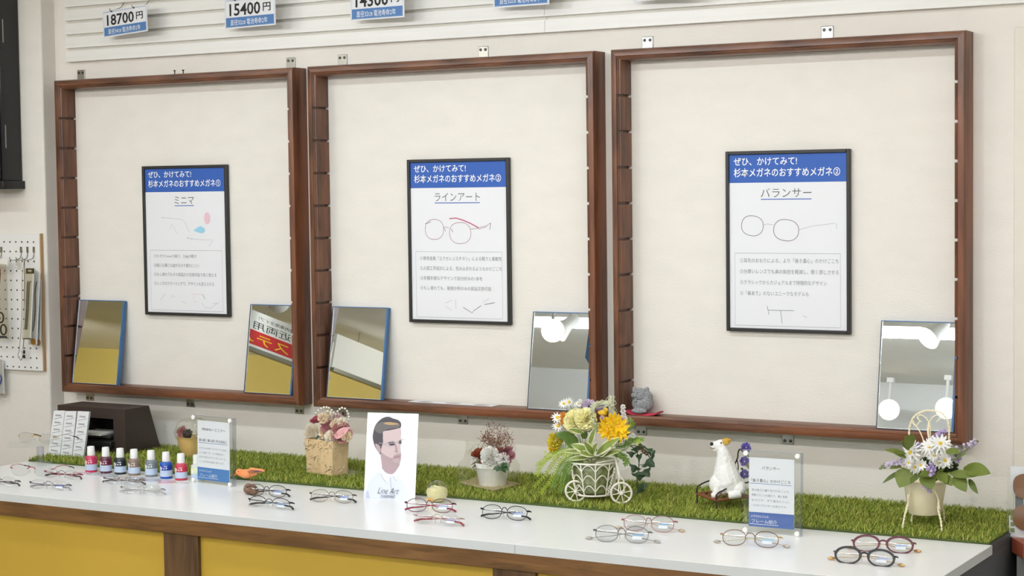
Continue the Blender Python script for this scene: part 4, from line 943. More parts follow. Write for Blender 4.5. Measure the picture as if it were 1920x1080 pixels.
rose(r, 'rose', at(640,812,Yp-.03), TOV+Vector((.2,0,.1)), .026, M_dust, 5); leaf(r, at(627,822,Yp-.05), at(656,799,Yp-.04), .024, M_dust, 'rose_petal', .05)
rose(r, 'rose', at(613,800,Yp-.03), TOV, .017, M_pk, 5)
for i, (x, y, R) in enumerate(((606,784,.015),(614,779,.014),(611,812,.019),(622,818,.019),(631,796,.017),(640,793,.015),(650,818,.015),(604,823,.013))):
    pompom(r, 'hydrangea_head', at(x,y,Yp-.02-.02*(i%3==0)), TOV+Vector((random.uniform(-.4,.4),0,random.uniform(-.2,.6))), R, M_ivory if i%2 else mat('cream_petal','#F1DDBE',.6,var=.08,vscale=60), 46, .8)
pompom(r, 'hydrangea_head', at(624,786,Yp), TOV+Vector((0,0,.5)), .017, M_blush, 40, .9); pompom(r, 'hydrangea_head', at(634,782,Yp+.01), TOV, .013, M_blush, 36, .9)
for x0, y0, x1, y1 in ((592,822,603,815),(600,818,590,825)): leaf(r, at(x0,y0,Yp-.02), at(x1,y1,Yp-.03), .008, M_leafd)
pts = smooth_path([at(x,y,Yp+.005) for x,y in ((588,800),(588,785),(594,773),(604,765),(614,764),(622,769),(629,777),(634,770),(640,765),(648,767),(653,776),(654,787),(650,797))],6)
st = MB().tube(pts, .0006, 5).build('heart_wire', M_steel, r); prl = mat('pearl','#F3EBDD',.25,coat=.4); acc = 0; base_me = None
for i in range(len(pts)-1):
    acc += (pts[i+1]-pts[i]).length
    if acc > .0078:
        acc = 0
        if base_me is None:
            o = MB().ell((0,0,0), .0032, 10, 7).build('pearl', prl, r, local=True, smooth=180); base_me = o.data
        else: o = bpy.data.objects.new('pearl', base_me); COL.objects.link(o); o.parent = r
        o.location = pts[i+1]-pc

# ------------------------------------------------------------------ orange pot half hidden behind the acrylic sign
pc = at(364,878,-.14); pc.z = ZG
r = thing('dried_flower_arrangement', 'small orange pot under a clear cover, partly behind the left acrylic sign', 'flower arrangement', tuple(pc))
MB().lathe([(0,0),(.030,0),(.040,.02),(.046,.045),(.048,.056),(.045,.056),(.042,.045),(0,.042)], 24, Matrix.Translation(pc)).build('pot', mat('orange_glaze','#EAC47C',.4,var=.1,vscale=30), r)
rose(r, 'rose', pc+Vector((-.022,-.022,.066)), TOV, .015, M_dust, 4); rose(r, 'rose', pc+Vector((-.030,-.01,.072)), TOV, .012, M_blush, 4)
pompom(r, 'hydrangea_head', pc+Vector((.004,-.03,.066)), TOV, .014, mat('charcoal_petal','#4B443F',.7), 40, .8); pompom(r, 'hydrangea_head', pc+Vector((.03,-.01,.066)), TOV, .017, M_ivory, 40, .8)
MB().lathe([(.052,.052),(.056,.07),(.045,.095),(.022,.108),(0,.112)], 24, Matrix.Translation(pc)).build('clear_dome', M_film, r)

# ------------------------------------------------------------------ 2. white pot in a clear wrapper
pc = Vector((.632,-.235,ZG+.002)); Yw = -.235
r = thing('dried_flower_arrangement', 'white pot of dried flowers with red gypsophila inside a clear wrapper', 'flower arrangement', tuple(pc))
MB().lathe([(0,0),(.033,0),(.0345,.004),(.042,.046),(.0425,.047),(.0445,.048),(.0455,.060),(.0435,.060),(.041,.052),(0,.05)], 28, Matrix.Translation(pc)).build('pot', mat('white_plaster','#F8F7F3',.7,bump=.3,bscale=60), r)
M_rust = mat('rust_petal','#A44A2E',.6,var=.25,vscale=60); M_wp = mat('white_petal','#F4F3EE',.6,var=.03,vscale=60); M_mau = mat('mauve_petal','#C88C96',.6,var=.2,vscale=60); M_peach = mat('peach_petal','#D98650',.6,var=.15,vscale=60)
rose(r, 'rosebud', at(898,848,Yw-.02), Vector((-.2,-.3,1)), .020, M_rust, 5, .95)
pompom(r, 'carnation', at(919,856,Yw-.03), TOV+Vector((0,0,.3)), .026, M_wp, 120, .5); pompom(r, 'carnation', at(943,861,Yw-.03), TOV+Vector((.2,0,.3)), .018, M_wp, 80, .5)
rose(r, 'rose', at(935,851,Yw-.01), TOV, .014, M_peach, 4); rose(r, 'rose', at(949,853,Yw-.02), TOV+Vector((.4,0,0)), .020, M_mau, 5); rose(r,'rosebud', at(906,860,Yw-.03), TOV, .012, M_rust, 4)
pompom(r, 'white_sprig', at(890,862,Yw-.02), TOV, .013, M_wp, 50, .35)
for x0,y0,x1,y1,w in ((939,876,952,867,.014),(939,876,955,878,.014),(939,876,948,884,.013),(939,876,930,882,.013),(939,876,924,878,.011),(939,876,944,868,.010)): leaf(r, at(x0,y0,Yw-.045), at(x1,y1,Yw-.055), w, M_leafd, shape=1.1)
for x0,y0,x1,y1,w in ((905,868,884,875,.008),(903,866,882,869,.006),(905,870,892,876,.007)): leaf(r, at(x0,y0,Yw-.03), at(x1,y1,Yw-.035), w, mat('dry_leaf','#5E5A40',.6))
g = MB(); gd = MB()
for i in range(56):
    tx, ty = random.gauss(930,15), random.gauss(826,13); tx = min(max(tx,893),963); ty = min(max(ty,800),848)
    a = at(924,862,Yw); b = at(tx,ty,Yw+random.uniform(-.02,.02)); mid = (a+b)/2+Vector((random.uniform(-.006,.006),0,.004)); g.tube(smooth_path([a,mid,b],3), .00035, 3)
    for k in range(9):
        c = b+Vector((random.gauss(0,.007),random.gauss(0,.006),random.gauss(0,.007))); gd.ell(c, random.uniform(.0009,.0016), 5, 3); g.tube([b,c], .0003, 3)
stuff(g.build('dried_twigs', mat('dried_twig','#8F7A62',.7), r)); stuff(gd.build('dried_gypsophila', mat('dried_red_buds','#8C4038',.6,var=.25,vscale=90), r))
# wrapper: crumpled clear film round the pot and a buff base card
b4 = [at(862,914,-.24),at(926,934,-.31),at(976,912,-.19),at(905,903,-.12)]
for v in b4: v.z = ZG+.0015
m = MB(); m.add([tuple(v) for v in b4]+[(v.x,v.y,v.z+.003) for v in b4], [(0,1,2,3),(4,5,6,7),(0,1,5,4),(1,2,6,5),(2,3,7,6),(3,0,4,7)]); m.build('base_card', mat('buff_card','#B9A983',.7), r, smooth=0)
g = MB(); n = 28; rows = []
for k, (z, sc) in enumerate(((.004,1.0),(.02,1.03),(.045,.98),(.07,.88),(.09,.82),(.105,.76))):
    row = []
    for i in range(n):
        u = i/n*4; e = int(u); f = u-e; p = b4[e].lerp(b4[(e+1)%4], f); d = p-pc; d.z = 0
        jit = random.uniform(-.007,.007) if 0 < k else 0
        q = pc+d*sc*(1+jit*8)+Vector((0,0,z+jit)); row.append(q)
    rows.append(row)
g.add([v for row in rows for v in row], [(k*n+i,k*n+(i+1)%n,(k+1)*n+(i+1)%n,(k+1)*n+i) for k in range(len(rows)-1) for i in range(n)])
g.build('clear_wrapper', M_film, r, smooth=0, fix=False)

# ------------------------------------------------------------------ 3. white wire tricycle basket
M_wire = mat('white_wire','#F0EBDD',.4)
pc = Vector((.955,-.295,ZG)); Yt = -.295
r = thing('tricycle_planter', 'white wire tricycle basket of yellow flowers, ferns and trailing ivy on grass', 'planter', tuple(pc))
bkx, bky = .952, -.295; zb, zt = .818, .897
def ring(z, rad, th, nm): MB().tube([(bkx+rad*math.cos(a), bky+rad*math.sin(a), z) for a in [2*PI*i/28 for i in range(28)]], th, 6, True).build(nm, M_wire, r)
ring(zt, .060, .0022, 'basket_rim'); ring(zb, .044, .0022, 'basket_base')
NR = 10
def bp(a, z): rr = .044+.016*(z-zb)/(zt-zb); return Vector((bkx+rr*math.cos(a), bky+rr*math.sin(a), z))
for i in range(NR): MB().tube([bp(2*PI*i/NR+.25,zb), bp(2*PI*i/NR+.25,zt)], .0016, 6).build('basket_rib', M_wire, r)
for lv_ in range(3):
    z = zb+.010+.025*lv_
    for i in range(NR):
        a0 = 2*PI*i/NR+.25; MB().tube([bp(a0+2*PI/NR*t, z+.016*math.sin(PI*t)) for t in [k/8 for k in range(9)]], .0013, 5).build('basket_scallop', M_wire, r)
g = MB(); g.lathe([(0,zb+.002),(.040,zb+.003),(.048,zb+.05),(.054,zt+.004),(.0525,zt+.004)], 24, Matrix.Translation((bkx,bky,0))); g.build('glass_liner', clear('greenish_glass','#DDE3CB',.10,.05), r)
MB().lathe([(0,zb+.004),(.037,zb+.005),(.044,zb+.04),(.049,zt-.012),(0,zt-.006)], 24, Matrix.Translation((bkx,bky,0))).build('moss_filling', mat('pale_moss','#8E9468',.9,col2='#C2C4A4',vscale=90,bump=.5,bscale=200), r)
def wheel(c, axis, R, ns=8):
    M = Matrix.Translation(c)@basis(axis).to_4x4()
    w_ = MB().tube([M@Vector((R*math.cos(2*PI*i/32), R*math.sin(2*PI*i/32), 0)) for i in range(32)], .0027, 7, True).build('wheel', M_wire, r)
    oo = parent_origin(r)
    for i in range(ns):
        a = 2*PI*i/ns+.2; s = MB().tube([M@Vector((0,0,0)), M@Vector((R*math.cos(a),R*math.sin(a),0))], .0013, 5); s.v = [(x-oo.x,y-oo.y,z-oo.z) for x,y,z in s.v]; s.build('spoke', M_wire, w_, local=True)
    s = MB().lathe([(0,-.005),(.0042,-.005),(.0042,.005),(0,.005)], 12, M); s.v = [(x-oo.x,y-oo.y,z-oo.z) for x,y,z in s.v]; s.build('hub', M_wire, w_, local=True)
w1 = at(1079.5,930,-.335); w2 = at(1165,931,-.312); WR = .0245
w1.z = w2.z = ZG+WR-.001
wheel(w1, (.28,-.96,.0), WR); wheel(w1+Vector((.03,.10,0)), (.28,-.96,0), WR); wheel(w2, (.42,-.9,0), WR)
MB().tube([w1, w1+Vector((.03,.10,0))], .0018, 6).build('axle', M_wire, r); mid = w1+Vector((.015,.05,0))
MB().tube([mid, (bkx-.02,bky,zb), (bkx+.04,bky,zb)], .0022, 6).build('chassis_bar', M_wire, r)
ft = at(1152,848,-.31)
for s in (-.006,.006): MB().tube([w2+Vector((s,s*.4,0)), w2+Vector((s,s*.4,.030)), w2+Vector((-.004,0,.040))], .0016, 6).build('fork', M_wire, r)
MB().tube([w2+Vector((-.004,0,.038)), ft], .0034, 8).build('steering_column', M_wire, r)
MB().tube(smooth_path([at(1122,853,-.345), at(1134,851,-.33), ft, at(1162,846,-.29), at(1172,843,-.27)],5), .0021, 6).build('handlebar', M_wire, r)
MB().tube(smooth_path([ft+Vector((-.002,0,-.018)), at(1130,866,-.33), at(1118,868,-.34)],5), .0018, 6).build('brace', M_wire, r)
tw = []
for k in range(60):
    t = k/59; c = Vector((bkx+.064,bky-.01,zt-.01)).lerp(Vector((bkx+.046,bky-.015,zb)), t); tw.append(c+Vector((.0022*math.cos(k*1.1),.0022*math.sin(k*1.1),0)))
MB().tube(tw, .0015, 5).build('twisted_rod', M_wire, r)
# the flowers
M_yc = mat('pale_yellow_petal','#FFF9BE',.6,var=.06,vscale=70); M_yl = mat('yellow_petal','#F4C917',.55,var=.08,vscale=70); M_or = mat('apricot_petal','#EFB04C',.6,var=.12,vscale=70); M_lilac = mat('lilac_petal','#DCCDE3',.6,var=.1,vscale=70)
M_vm = mat('variegated_margin','#E3E2BC',.45); M_vg = mat('variegated_green','#8A9C4A',.45,var=.2,vscale=70); M_lime = mat('lime_frond','#A8BC3C',.5); M_fern = mat('fern_green','#6F9036',.5); M_ivy = mat('ivy_green','#3E5A38',.4,var=.25,vscale=60)
pompom(r, 'carnation', at(1081,790,Yt-.03), TOV+Vector((-.2,0,.35)), .031, M_yc, 150, .62); pompom(r, 'carnation', at(1098,785,Yt-.035), TOV+Vector((.1,0,.3)), .027, M_yc, 120, .62)
pompom(r, 'rose', at(1059,785,Yt-.01), TOV+Vector((-.4,0,.3)), .017, M_or, 60, .7)
for x, y, R in ((1140,806,.024),(1158,800,.026),(1150,788,.019),(1163,812,.024),(1132,797,.017),(1147,815,.020)):
    flower(r, 'yellow_daisy', at(x,y,Yt-.05), TOV+Vector((random.uniform(-.5,.5),0,random.uniform(-.2,.5))), R, M_yl, M_or, 9, .5, 2, .1, .45, .15, .2)
pompom(r, 'yellow_flower', at(1041,826,Yt-.02), TOV+Vector((-.6,0,-.1)), .020, mat('greenish_yellow_petal','#DCCB3C',.6,var=.15,vscale=70), 60, .7); pompom(r, 'yellow_flower', at(1037,838,Yt-.02), TOV+Vector((-.6,0,-.4)), .014, M_yl, 40, .7)
for x, y, R in ((1045,783,.015),(1046,799,.015),(1057,757,.013),(1067,754,.012),(1085,757,.010)):
    flower(r, 'white_daisy', at(x,y,Yt-.02), TOV+Vector((random.uniform(-.3,.3),0,random.uniform(0,.8))), R, M_wp, M_daisyc, 12, .34, 1, .15, .1, .05, .3); stem(r, [at(x,y,Yt-.018), at((x+1090)/2,(y+820)/2,Yt), at(1095,850,Yt)], .0008)
for x, y in ((1168,771),(1170,779),(1173,786),(1168,763),(1088,753),(1080,760),(1082,768),(1187,817)):
    pompom(r, 'white_bud', at(x,y,Yt-.02), TOV, .0065, M_wp, 22, .8, 1)
stem(r, [at(1170,784,Yt-.015), at(1150,830,Yt), at(1120,860,Yt)], .0008); stem(r, [at(1084,760,Yt-.015), at(1095,800,Yt), at(1100,850,Yt)], .0008); stem(r, [at(1187,818,Yt-.015), at(1160,840,Yt), at(1120,862,Yt)], .0008)
pompom(r, 'hydrangea_head', at(1104,763,Yt+.0), TOV+Vector((0,0,.4)), .019, M_lilac, 60, .8); pompom(r, 'hydrangea_head', at(1128,764,Yt+.0), TOV+Vector((0,0,.4)), .012, M_lilac, 36, .8); pompom(r, 'hydrangea_head', at(1167,789,Yt-.02), TOV, .014, M_blush, 40, .8)
# twig wreath with a little yellow bird inside
g = MB(); wc = at(1131,779,Yt-.02); Mw = basis(TOV)
for k in range(15):
    R0 = random.uniform(.025,.033); ph = random.uniform(0,6.3); sq = random.uniform(.85,1.1); a0 = random.uniform(0,6.3); n = 22
    g.tube([wc+Mw@Vector((R0*math.cos(a0+i*.24)*sq+.002*math.sin(i+ph), R0*math.sin(a0+i*.24)*1.1+.003*math.sin(1.7*i+ph), .007*math.sin(i*.9+ph))) for i in range(n)], .0007, 4)
for k in range(16):
    b = at(1140+random.uniform(-12,8), 762+random.uniform(-6,6), Yt-.02); e = at(1148+random.uniform(-6,8), 744+random.uniform(-4,8), Yt-.02); g.tube(smooth_path([b,(b+e)/2+Vector((random.uniform(-.01,.01),0,random.uniform(-.004,.008))),e],4), .0006, 4)
for k in range(10):
    b = at(1106+random.uniform(0,6), 755+random.uniform(-1,10), Yt-.02); e = at(1140, 752+random.uniform(0,10), Yt-.02); g.tube(smooth_path([b,(b+e)/2+Vector((0,0,random.uniform(-.003,.005))),e],4), .0006, 4)
stuff(g.build('twig_wreath', mat('pale_twig','#D9DDBC',.7,var=.2,vscale=90), r))
fused('chick', [('e', at(1131,774,Yt-.035), (.0105,.008,.0075)), ('e', at(1136,769,Yt-.037), (.0062,.0058,.0058)), ('t', [at(1126,775,Yt-.035), at(1121,772,Yt-.033)], [.005,.002])], mat('chick_yellow','#E4B92C',.6), r, .0010, 4)
MB().ell(at(1134,768.5,Yt-.0425), .0011, 8, 5).build('eye', M_ink2, r); pompom(r, 'white_bud', at(1129,783,Yt-.04), TOV, .006, M_blush, 20, .8); pompom(r,'brown_bud', at(1137,784,Yt-.04), TOV, .006, mat('bud_brown','#9B6A48',.6), 20,.8)
# variegated leaves
for x0,y0,x1,y1,w in ((1110,850,1070,831,.026),(1112,852,1094,826,.022),(1112,850,1120,829,.026),(1118,852,1164,817,.030),(1125,856,1150,833,.022),(1115,855,1080,846,.018),(1100,848,1052,844,.014),(1130,856,1166,842,.018),(1105,835,1117,798,.018),(1092,812,1066,803,.016),(1112,806,1126,790,.013),(1104,858,1062,860,.014)):
    leaf(r, at(x0,y0,Yt-.045), at(x1,y1,Yt-.075), w, M_vm, 'variegated_leaf', .05, .1, var=M_vg)
for x0,y0,x1,y1,w in ((1080,830,1048,808,.030),(1085,835,1056,820,.034),(1075,822,1040,812,.026),(1150,830,1182,810,.018),(1100,822,1088,806,.02),(1120,845,1096,838,.02)):
    leaf(r, at(x0,y0,Yt-.015), at(x1,y1,Yt-.03), w, mat('mid_leaf','#63823A',.45,var=.2,vscale=60), 'leaf', .05)
# ferns and lime fronds
for k, pts in enumerate((((1085,845),(1050,850),(1030,880),(1002,912)),((1085,850),(1055,862),(1036,895),(1014,924)),((1085,855),(1060,868),(1046,890),(1036,915)),((1085,850),(1040,852),(1020,865),(1006,890)),((1090,855),(1068,875),(1056,895),(1050,922)),((1092,858),(1070,885),(1066,905),(1064,930)))):
    sprig(r, [at(x,y,Yt-.03-.012*k%.03) for x,y in pts], M_lime if k in (0,1,3) else M_fern, .014 if k not in (0,1) else .012, .0050, 'fern_frond', .0036, .5)
for pts in (((1090,845),(1058,838),(1040,846),(1024,858)),((1150,842),(1172,838),(1186,822),(1200,826)),((1150,850),(1170,856),(1176,866),(1170,872)),((1140,836),(1166,814),(1186,795),(1180,786)),((1100,852),(1076,862),(1060,880),(1058,900)),((1150,835),(1180,828),(1198,824),(1206,824)),((1140,846),(1160,852),(1172,862),(1178,870))):
    sprig(r, [at(x,y,Yt-.02) for x,y in pts], M_fern, .013, .0042, 'fern_frond', .0034, .5)
for px, py, k in ((1182,796,3),(1200,826,3),(1016,866,3)): sprig(r, [at(px-12,py+8,Yt-.03),at(px,py,Yt-.03)], M_lime, .010, .003, 'fern_tip', .004, .4)
for k in range(12):
    a = at(1022+k*3.2, 852+k*1.4+random.uniform(-4,4), Yt-.05); pompom(r, 'cream_bud', a, TOV, .0045, mat('lime_bud','#D6D98C',.6), 14, .8, 1)
# ivy trailing to the grass
stem(r, [at(1165,838,-.26), at(1182,836,-.22), at(1196,852,-.20), at(1198,872,-.19), at(1196,890,-.18), at(1194,914,-.17)], .0013, M_ivy, 'ivy_stem'); stem(r, [at(1172,836,-.24), at(1192,836,-.2), at(1210,846,-.18), at(1218,858,-.18)], .0012, M_ivy, 'ivy_stem'); stem(r, [at(1197,872,-.19), at(1212,870,-.185), at(1218,868,-.18)], .0008, M_ivy, 'ivy_stem')
def ivy(px, py, s, ang, Y, m_=M_ivy):
    c = at(px, py, Y); M = basis(TOV+Vector((random.uniform(-.3,.3),0,random.uniform(-.1,.3)))); a = ang
    out = [(0,0),(.55,.15),(.95,.0),(.75,.42),(.45,.55),(.30,.95),(0,1.25),(-.30,.95),(-.45,.55),(-.75,.42),(-.95,0),(-.55,.15)]
    vs = [c]+[c+M@Vector(((x*math.cos(a)-(y)*math.sin(a))*s, (x*math.sin(a)+(y)*math.cos(a))*s, -.12*s*abs(x)*2)) for x,y in out]+[c+M@Vector((-.45*math.sin(a)*s,.45*math.cos(a)*s,.08*s))]
    n = len(out); g = MB(); g.add(vs, [(1+i,1+(i+1)%n,n+1) for i in range(n)]); g.build('ivy_leaf', m_, r, smooth=0, fix=False)
for px, py, s, ang in ((1192,872,.018,2.6),(1197,884,.020,3.3),(1208,880,.019,3.7),(1206,905,.016,3.3),(1202,914,.013,2.6),(1204,897,.013,.4),(1184,846,.014,3.0),(1190,838,.013,3.6),(1204,843,.015,.3),(1214,848,.014,5.2),(1212,862,.022,4.0),(1203,858,.013,1.2),(1178,835,.012,.6),(1221,852,.012,5.4),(1196,920,.012,3.1)):
    ivy(px, py, s, ang, -.195 if py < 870 else -.185)
for px, py in ((1200,840),(1207,846),(1212,850)): pompom(r, 'berry_cluster', at(px,py,-.2), TOV, .006, mat('ivy_berry','#6E5A3C',.6), 20, .8, 1)

# ------------------------------------------------------------------ stone cat on a red cushion
pc = Vector((.9555,-.036,ZB+.027)); Yc = -.036
def cz_(px, py, dy=0): return atY(px, py, Yc+dy)
cush = thing('cushion', 'flat red cushion under the grey stone cat on the right frame rail', 'cushion', tuple(pc))
g = MB(); n = 9; cr = [(-.036,-.016),(.053,-.016),(.046,.018),(-.030,.018)]; vs = []
for j in range(n):
    for i in range(n):
        u, v = i/(n-1), j/(n-1); x = (-.037*(1-u)+.052*u); y = -.018+.036*v; cor = (abs(2*u-1)**4)*.006+(abs(2*u-1)*abs(2*v-1))**3*.003
        vs.append((pc.x+x, pc.y+y, pc.z+.0045*math.sin(PI*min(1,max(0,v)))**.4*.9+.001+cor))
for j in range(n):
    for i in range(n):
        x, y, z = vs[j*n+i]; u = i/(n-1); vs.append((x, y, pc.z+.0003+(abs(2*u-1)**4)*.006))
k = n*n; fs = [(j*n+i,j*n+i+1,(j+1)*n+i+1,(j+1)*n+i) for j in range(n-1) for i in range(n-1)]; fs += [tuple(k+q for q in reversed(f)) for f in fs]
bd = [i for i in range(n)]+[j*n+n-1 for j in range(1,n)]+[(n-1)*n+i for i in range(n-2,-1,-1)]+[j*n for j in range(n-2,0,-1)]
fs += [(bd[i], k+bd[i], k+bd[(i+1)%len(bd)], bd[(i+1)%len(bd)]) for i in range(len(bd))]; g.add(vs, fs); g.build('pad', mat('crimson_fabric','#C23A50',.8,bump=.2,bscale=300), cush, smooth=60)
r = thing('cat_figurine', 'grey speckled stone cat figurine sitting on the red cushion', 'figurine', (pc.x,pc.y,pc.z+.005))
stone = mat('grey_granite','#A9ABAD',.75,col2='#6F7174',vscale=260,bump=.12,bscale=400)
B = lambda x, y, z: Vector((pc.x+x, pc.y+y, pc.z+.005+z))
fused('body', [('e', B(.003,0,.024), (.0290,.0215,.0245)), ('e', B(.005,.001,.037), (.0255,.0190,.0230)), ('e', B(-.001,-.002,.047), (.0235,.0175,.0155)), ('t', [B(-.017,-.003,.055), B(-.0205,-.004,.0655)], [.0075,.0035]), ('t', [B(.013,0,.056), B(.0185,.001,.0645)], [.0075,.004]), ('e', B(-.014,-.013,.045),(.009,.007,.007)), ('e', B(.0,-.016,.006), (.022,.009,.007))], stone, r, .0013, 5)
MB().tube(smooth_path([B(-.020,-.0155,.041),B(-.010,-.0190,.0365),B(.004,-.0185,.0365),B(.015,-.0145,.0405)],5), .0011, 5).build('collar_groove', mat('granite_shadow','#4D5054',.8), r)
MB().ell(B(-.007,-.0205,.0325), (.0045,.0025,.0045), 12, 8).build('bell', mat('granite_bell','#8B8E92',.7), r)
for x in (-.0135,-.003): MB().tube(smooth_path([B(x-.0035,-.0185,.052),B(x,-.0200,.0535),B(x+.0035,-.0185,.052)],4), .0006, 5).build('eye', mat('granite_shadow','#4D5054',.8), r)

# ------------------------------------------------------------------ white terrier on a small wicker bench
pc = Vector((1.268,-.262,ZG)); Yd = -.262
M_iron = mat('black_wire','#2C2826',.45); M_cane = mat('woven_cane','#8E5436',.6,var=.25,vscale=80)
bench = thing('miniature_bench', 'miniature black wire bench with a brown woven seat under the terrier', 'bench', tuple(pc))
sz = .8285; s4 = [at(1307,926,-.250), at(1343,939,-.305), at(1403,930,-.250), at(1366,918,-.195)]
s4 = [atZ(px,py,sz) for px,py in ((1307,926),(1343,938.5),(1404,931),(1370,919))]
MB().tube(s4, .0030, 6, True).build('seat_frame', M_cane, bench)
NW = 9
for k in range(NW):
    t = (k+.5)/NW
    for a, b, c, d, nn_, ph in ((s4[0],s4[1],s4[3],s4[2],1,0),(s4[0],s4[3],s4[1],s4[2],1,1)):
        p, q = a.lerp(b,t), c.lerp(d,t); w_ = (b-a).normalized()*.0024; m = MB(); top = []; bot = []
        for i in range(NW*2+1):
            f = i/(NW*2); z = .0016*math.cos(PI*(f*NW+ph+k)); v = p.lerp(q,f); top += [v+w_+Vector((0,0,z)), v-w_+Vector((0,0,z))]
        m.add(top, [(2*i,2*i+1,2*i+3,2*i+2) for i in range(NW*2)]); m.build('cane_strip', M_cane, bench, smooth=180, fix=False)
def gz(v, z): return Vector((v.x,v.y,z))
for i, v in enumerate(s4): MB().tube([gz(v,ZG-.004), gz(v,sz)], .0016, 6).build('leg', M_iron, bench)
up = lambda v, z, dx=0, dy=0: Vector((v.x+dx,v.y+dy,v.z+z))
MB().tube(smooth_path([s4[0], up(s4[0],.016,.001), up(s4[0].lerp(s4[3],.25),.026), up(s4[0].lerp(s4[3],.6),.030), up(s4[3],.032)],5), .0018, 6).build('armrest', M_iron, bench)
MB().tube(smooth_path([s4[1], up(s4[1],.014,.001), up(s4[1].lerp(s4[2],.25),.023), up(s4[1].lerp(s4[2],.6),.030), up(s4[2],.034)],5), .0018, 6).build('armrest', M_iron, bench)
bt = [at(1395,922,-.2),at(1396,900,-.2),at(1397,870,-.2),at(1391,845,-.2),at(1385,842,-.2),at(1383,858,-.2),at(1379,872,-.2),at(1376,880,-.2)]
MB().tube(smooth_path([s4[2], up(s4[2],.05,.002,.01), at(1400,868,-.21), at(1398,850,-.21)],5), .0017, 6).build('back_post', M_iron, bench)
MB().tube(smooth_path([at(1387,842,-.2),at(1384,848,-.2),at(1383,858,-.2),at(1378,870,-.2),at(1374,880,-.2),s4[3]],5), .0018, 6).build('back_post', M_iron, bench)
MB().tube(smooth_path([at(1382,862,-.2),at(1384,873,-.2),at(1383,885,-.2),at(1376,893,-.2)],5), .0014, 6).build('back_scroll', M_iron, bench)
MB().tube(smooth_path([at(1388,842,-.2),at(1392,846,-.205),at(1398,850,-.21)],4), .0014, 6).build('back_rail', M_iron, bench)
M_vio = mat('violet_petal','#7668BE',.6,var=.2,vscale=80)
for (x, y, R) in ((1399,839,.0115),(1396,865,.0115),(1396,889,.0105),(1403,872,.006)): pompom(bench, 'violet_blossom', at(x,y,-.225), TOV, R, M_vio if R > .01 else mat('beige_bud','#B5A98E',.7), 46, .75)
for (x0,y0,x1,y1) in ((1394,880,1388,878),(1400,876,1406,872),(1398,850,1404,856)): leaf(bench, at(x0,y0,-.22), at(x1,y1,-.225), .006, M_leafd)
r = thing('terrier_figurine', 'white terrier figurine with one tan ear sitting on the miniature bench', 'figurine', (pc.x+.02,pc.y,sz+.002))
dw = mat('white_fur_resin','#F3F2EE',.7,bump=.9,bscale=110,var=.04,vscale=60)
d = lambda px, py, dy=0: atY(px, py, Yd+dy)
fused('body', [('t', [d(1372,921,.0), d(1366,905), d(1361,885), d(1359,866), d(1357,850,-.004), d(1354,838,-.006)], [.026,.0325,.0290,.0220,.0160,.0130]),
     ('e', d(1347,908,-.012), (.0225,.018,.026)), ('e', d(1380,914,.004), (.025,.023,.020)), ('e', d(1352,890,-.008), (.018,.015,.022)),
     ('e', d(1352,834,-.006), (.0165,.0125,.0125)), ('t', [d(1348,834,-.008), d(1338,835,-.012), d(1333,836,-.014)], [.0115,.0085,.0065]), ('e', d(1341,841,-.012),(.008,.006,.0075)), ('t',[d(1337,838,-.013),d(1341,845,-.012)],[.004,.002]),
     ('t', [d(1348,905,-.020), d(1345,920,-.026), d(1342,928,-.030)], [.011,.0085,.0080]), ('t', [d(1342,928,-.030), d(1334,930,-.034)], [.0085,.0065]),
     ('t', [d(1358,905,-.014), d(1358,922,-.022)], [.011,.009]), ('t', [d(1388,925,-.010), d(1372,929,-.022), d(1366,930,-.026)], [.011,.009,.0075]), ('e', d(1384,917,-.006), (.017,.014,.015)), ('t',[d(1390,922,.01),d(1400,925,.012)],[.007,.003])], dw, r, .0016, 3)
MB().ell(d(1334.5,832.5,-.0185), (.0046,.004,.0042), 14, 9).build('nose', mat('glossy_black','#17171A',.25), r, smooth=180)
MB().ell(d(1352,830.5,-.0175), (.0023,.0018,.002), 10, 7).build('eye', mat('brown_eye','#6B4A1E',.3), r, smooth=180)
fused('ear', [('t', [d(1356,828,-.012), d(1364,825,-.010), d(1371,826,-.008)], [.0065,.0058,.003]), ('t', [d(1363,826,-.014), d(1366,833,-.014)], [.0055,.0035]), ('t',[d(1358,827,-.013),d(1361,834,-.014)],[.005,.0035])], mat('tan_ear','#CDA23C',.6,var=.15,vscale=80), r, .0011, 4)
MB().tube(smooth_path([d(1332,839,-.019),d(1337,841,-.019),d(1341,840,-.018)],4), .0008, 5).build('mouth', mat('mouth_brown','#8A6B4A',.6), r)

# ------------------------------------------------------------------ cream wire chair planter
pc = Vector((1.757,-.252,ZG)); Yk = -.252
M_cream = mat('cream_enamel','#FFF4D2',.4,var=.03,vscale=30)
r = thing('chair_planter', 'cream wire chair planter with white daisies and lilac sprays on the grass', 'planter', tuple(pc))
MB().lathe([(0,.826),(.034,.826),(.0355,.829),(.0465,.892),(.0485,.897),(.0505,.899),(.0505,.902),(.0475,.901),(.044,.892),(0,.885)], 32, Matrix.Translation((pc.x,pc.y,0))).build('bucket', M_cream, r)
def twisted(pts, nm, R=.0019, th=.0017, k=10, m_=None):
    P = smooth_path(pts,k); g = MB()
    for ph in (0,PI):
        out = []; run = 0
        for i, v in enumerate(P):
            t = (P[min(i+1,len(P)-1)]-P[max(i-1,0)]).normalized(); x = t.orthogonal().normalized() if abs(t.z) > .9 else t.cross(Vector((0,0,1))).normalized(); y = t.cross(x)
            if i: run += (P[i]-P[i-1]).length
            a = run/.0026+ph; out.append(v+(x*math.cos(a)+y*math.sin(a))*R*.62)
        g.tube(out, th*.8, 5)
    return g.build(nm, m_ or M_cream, r)
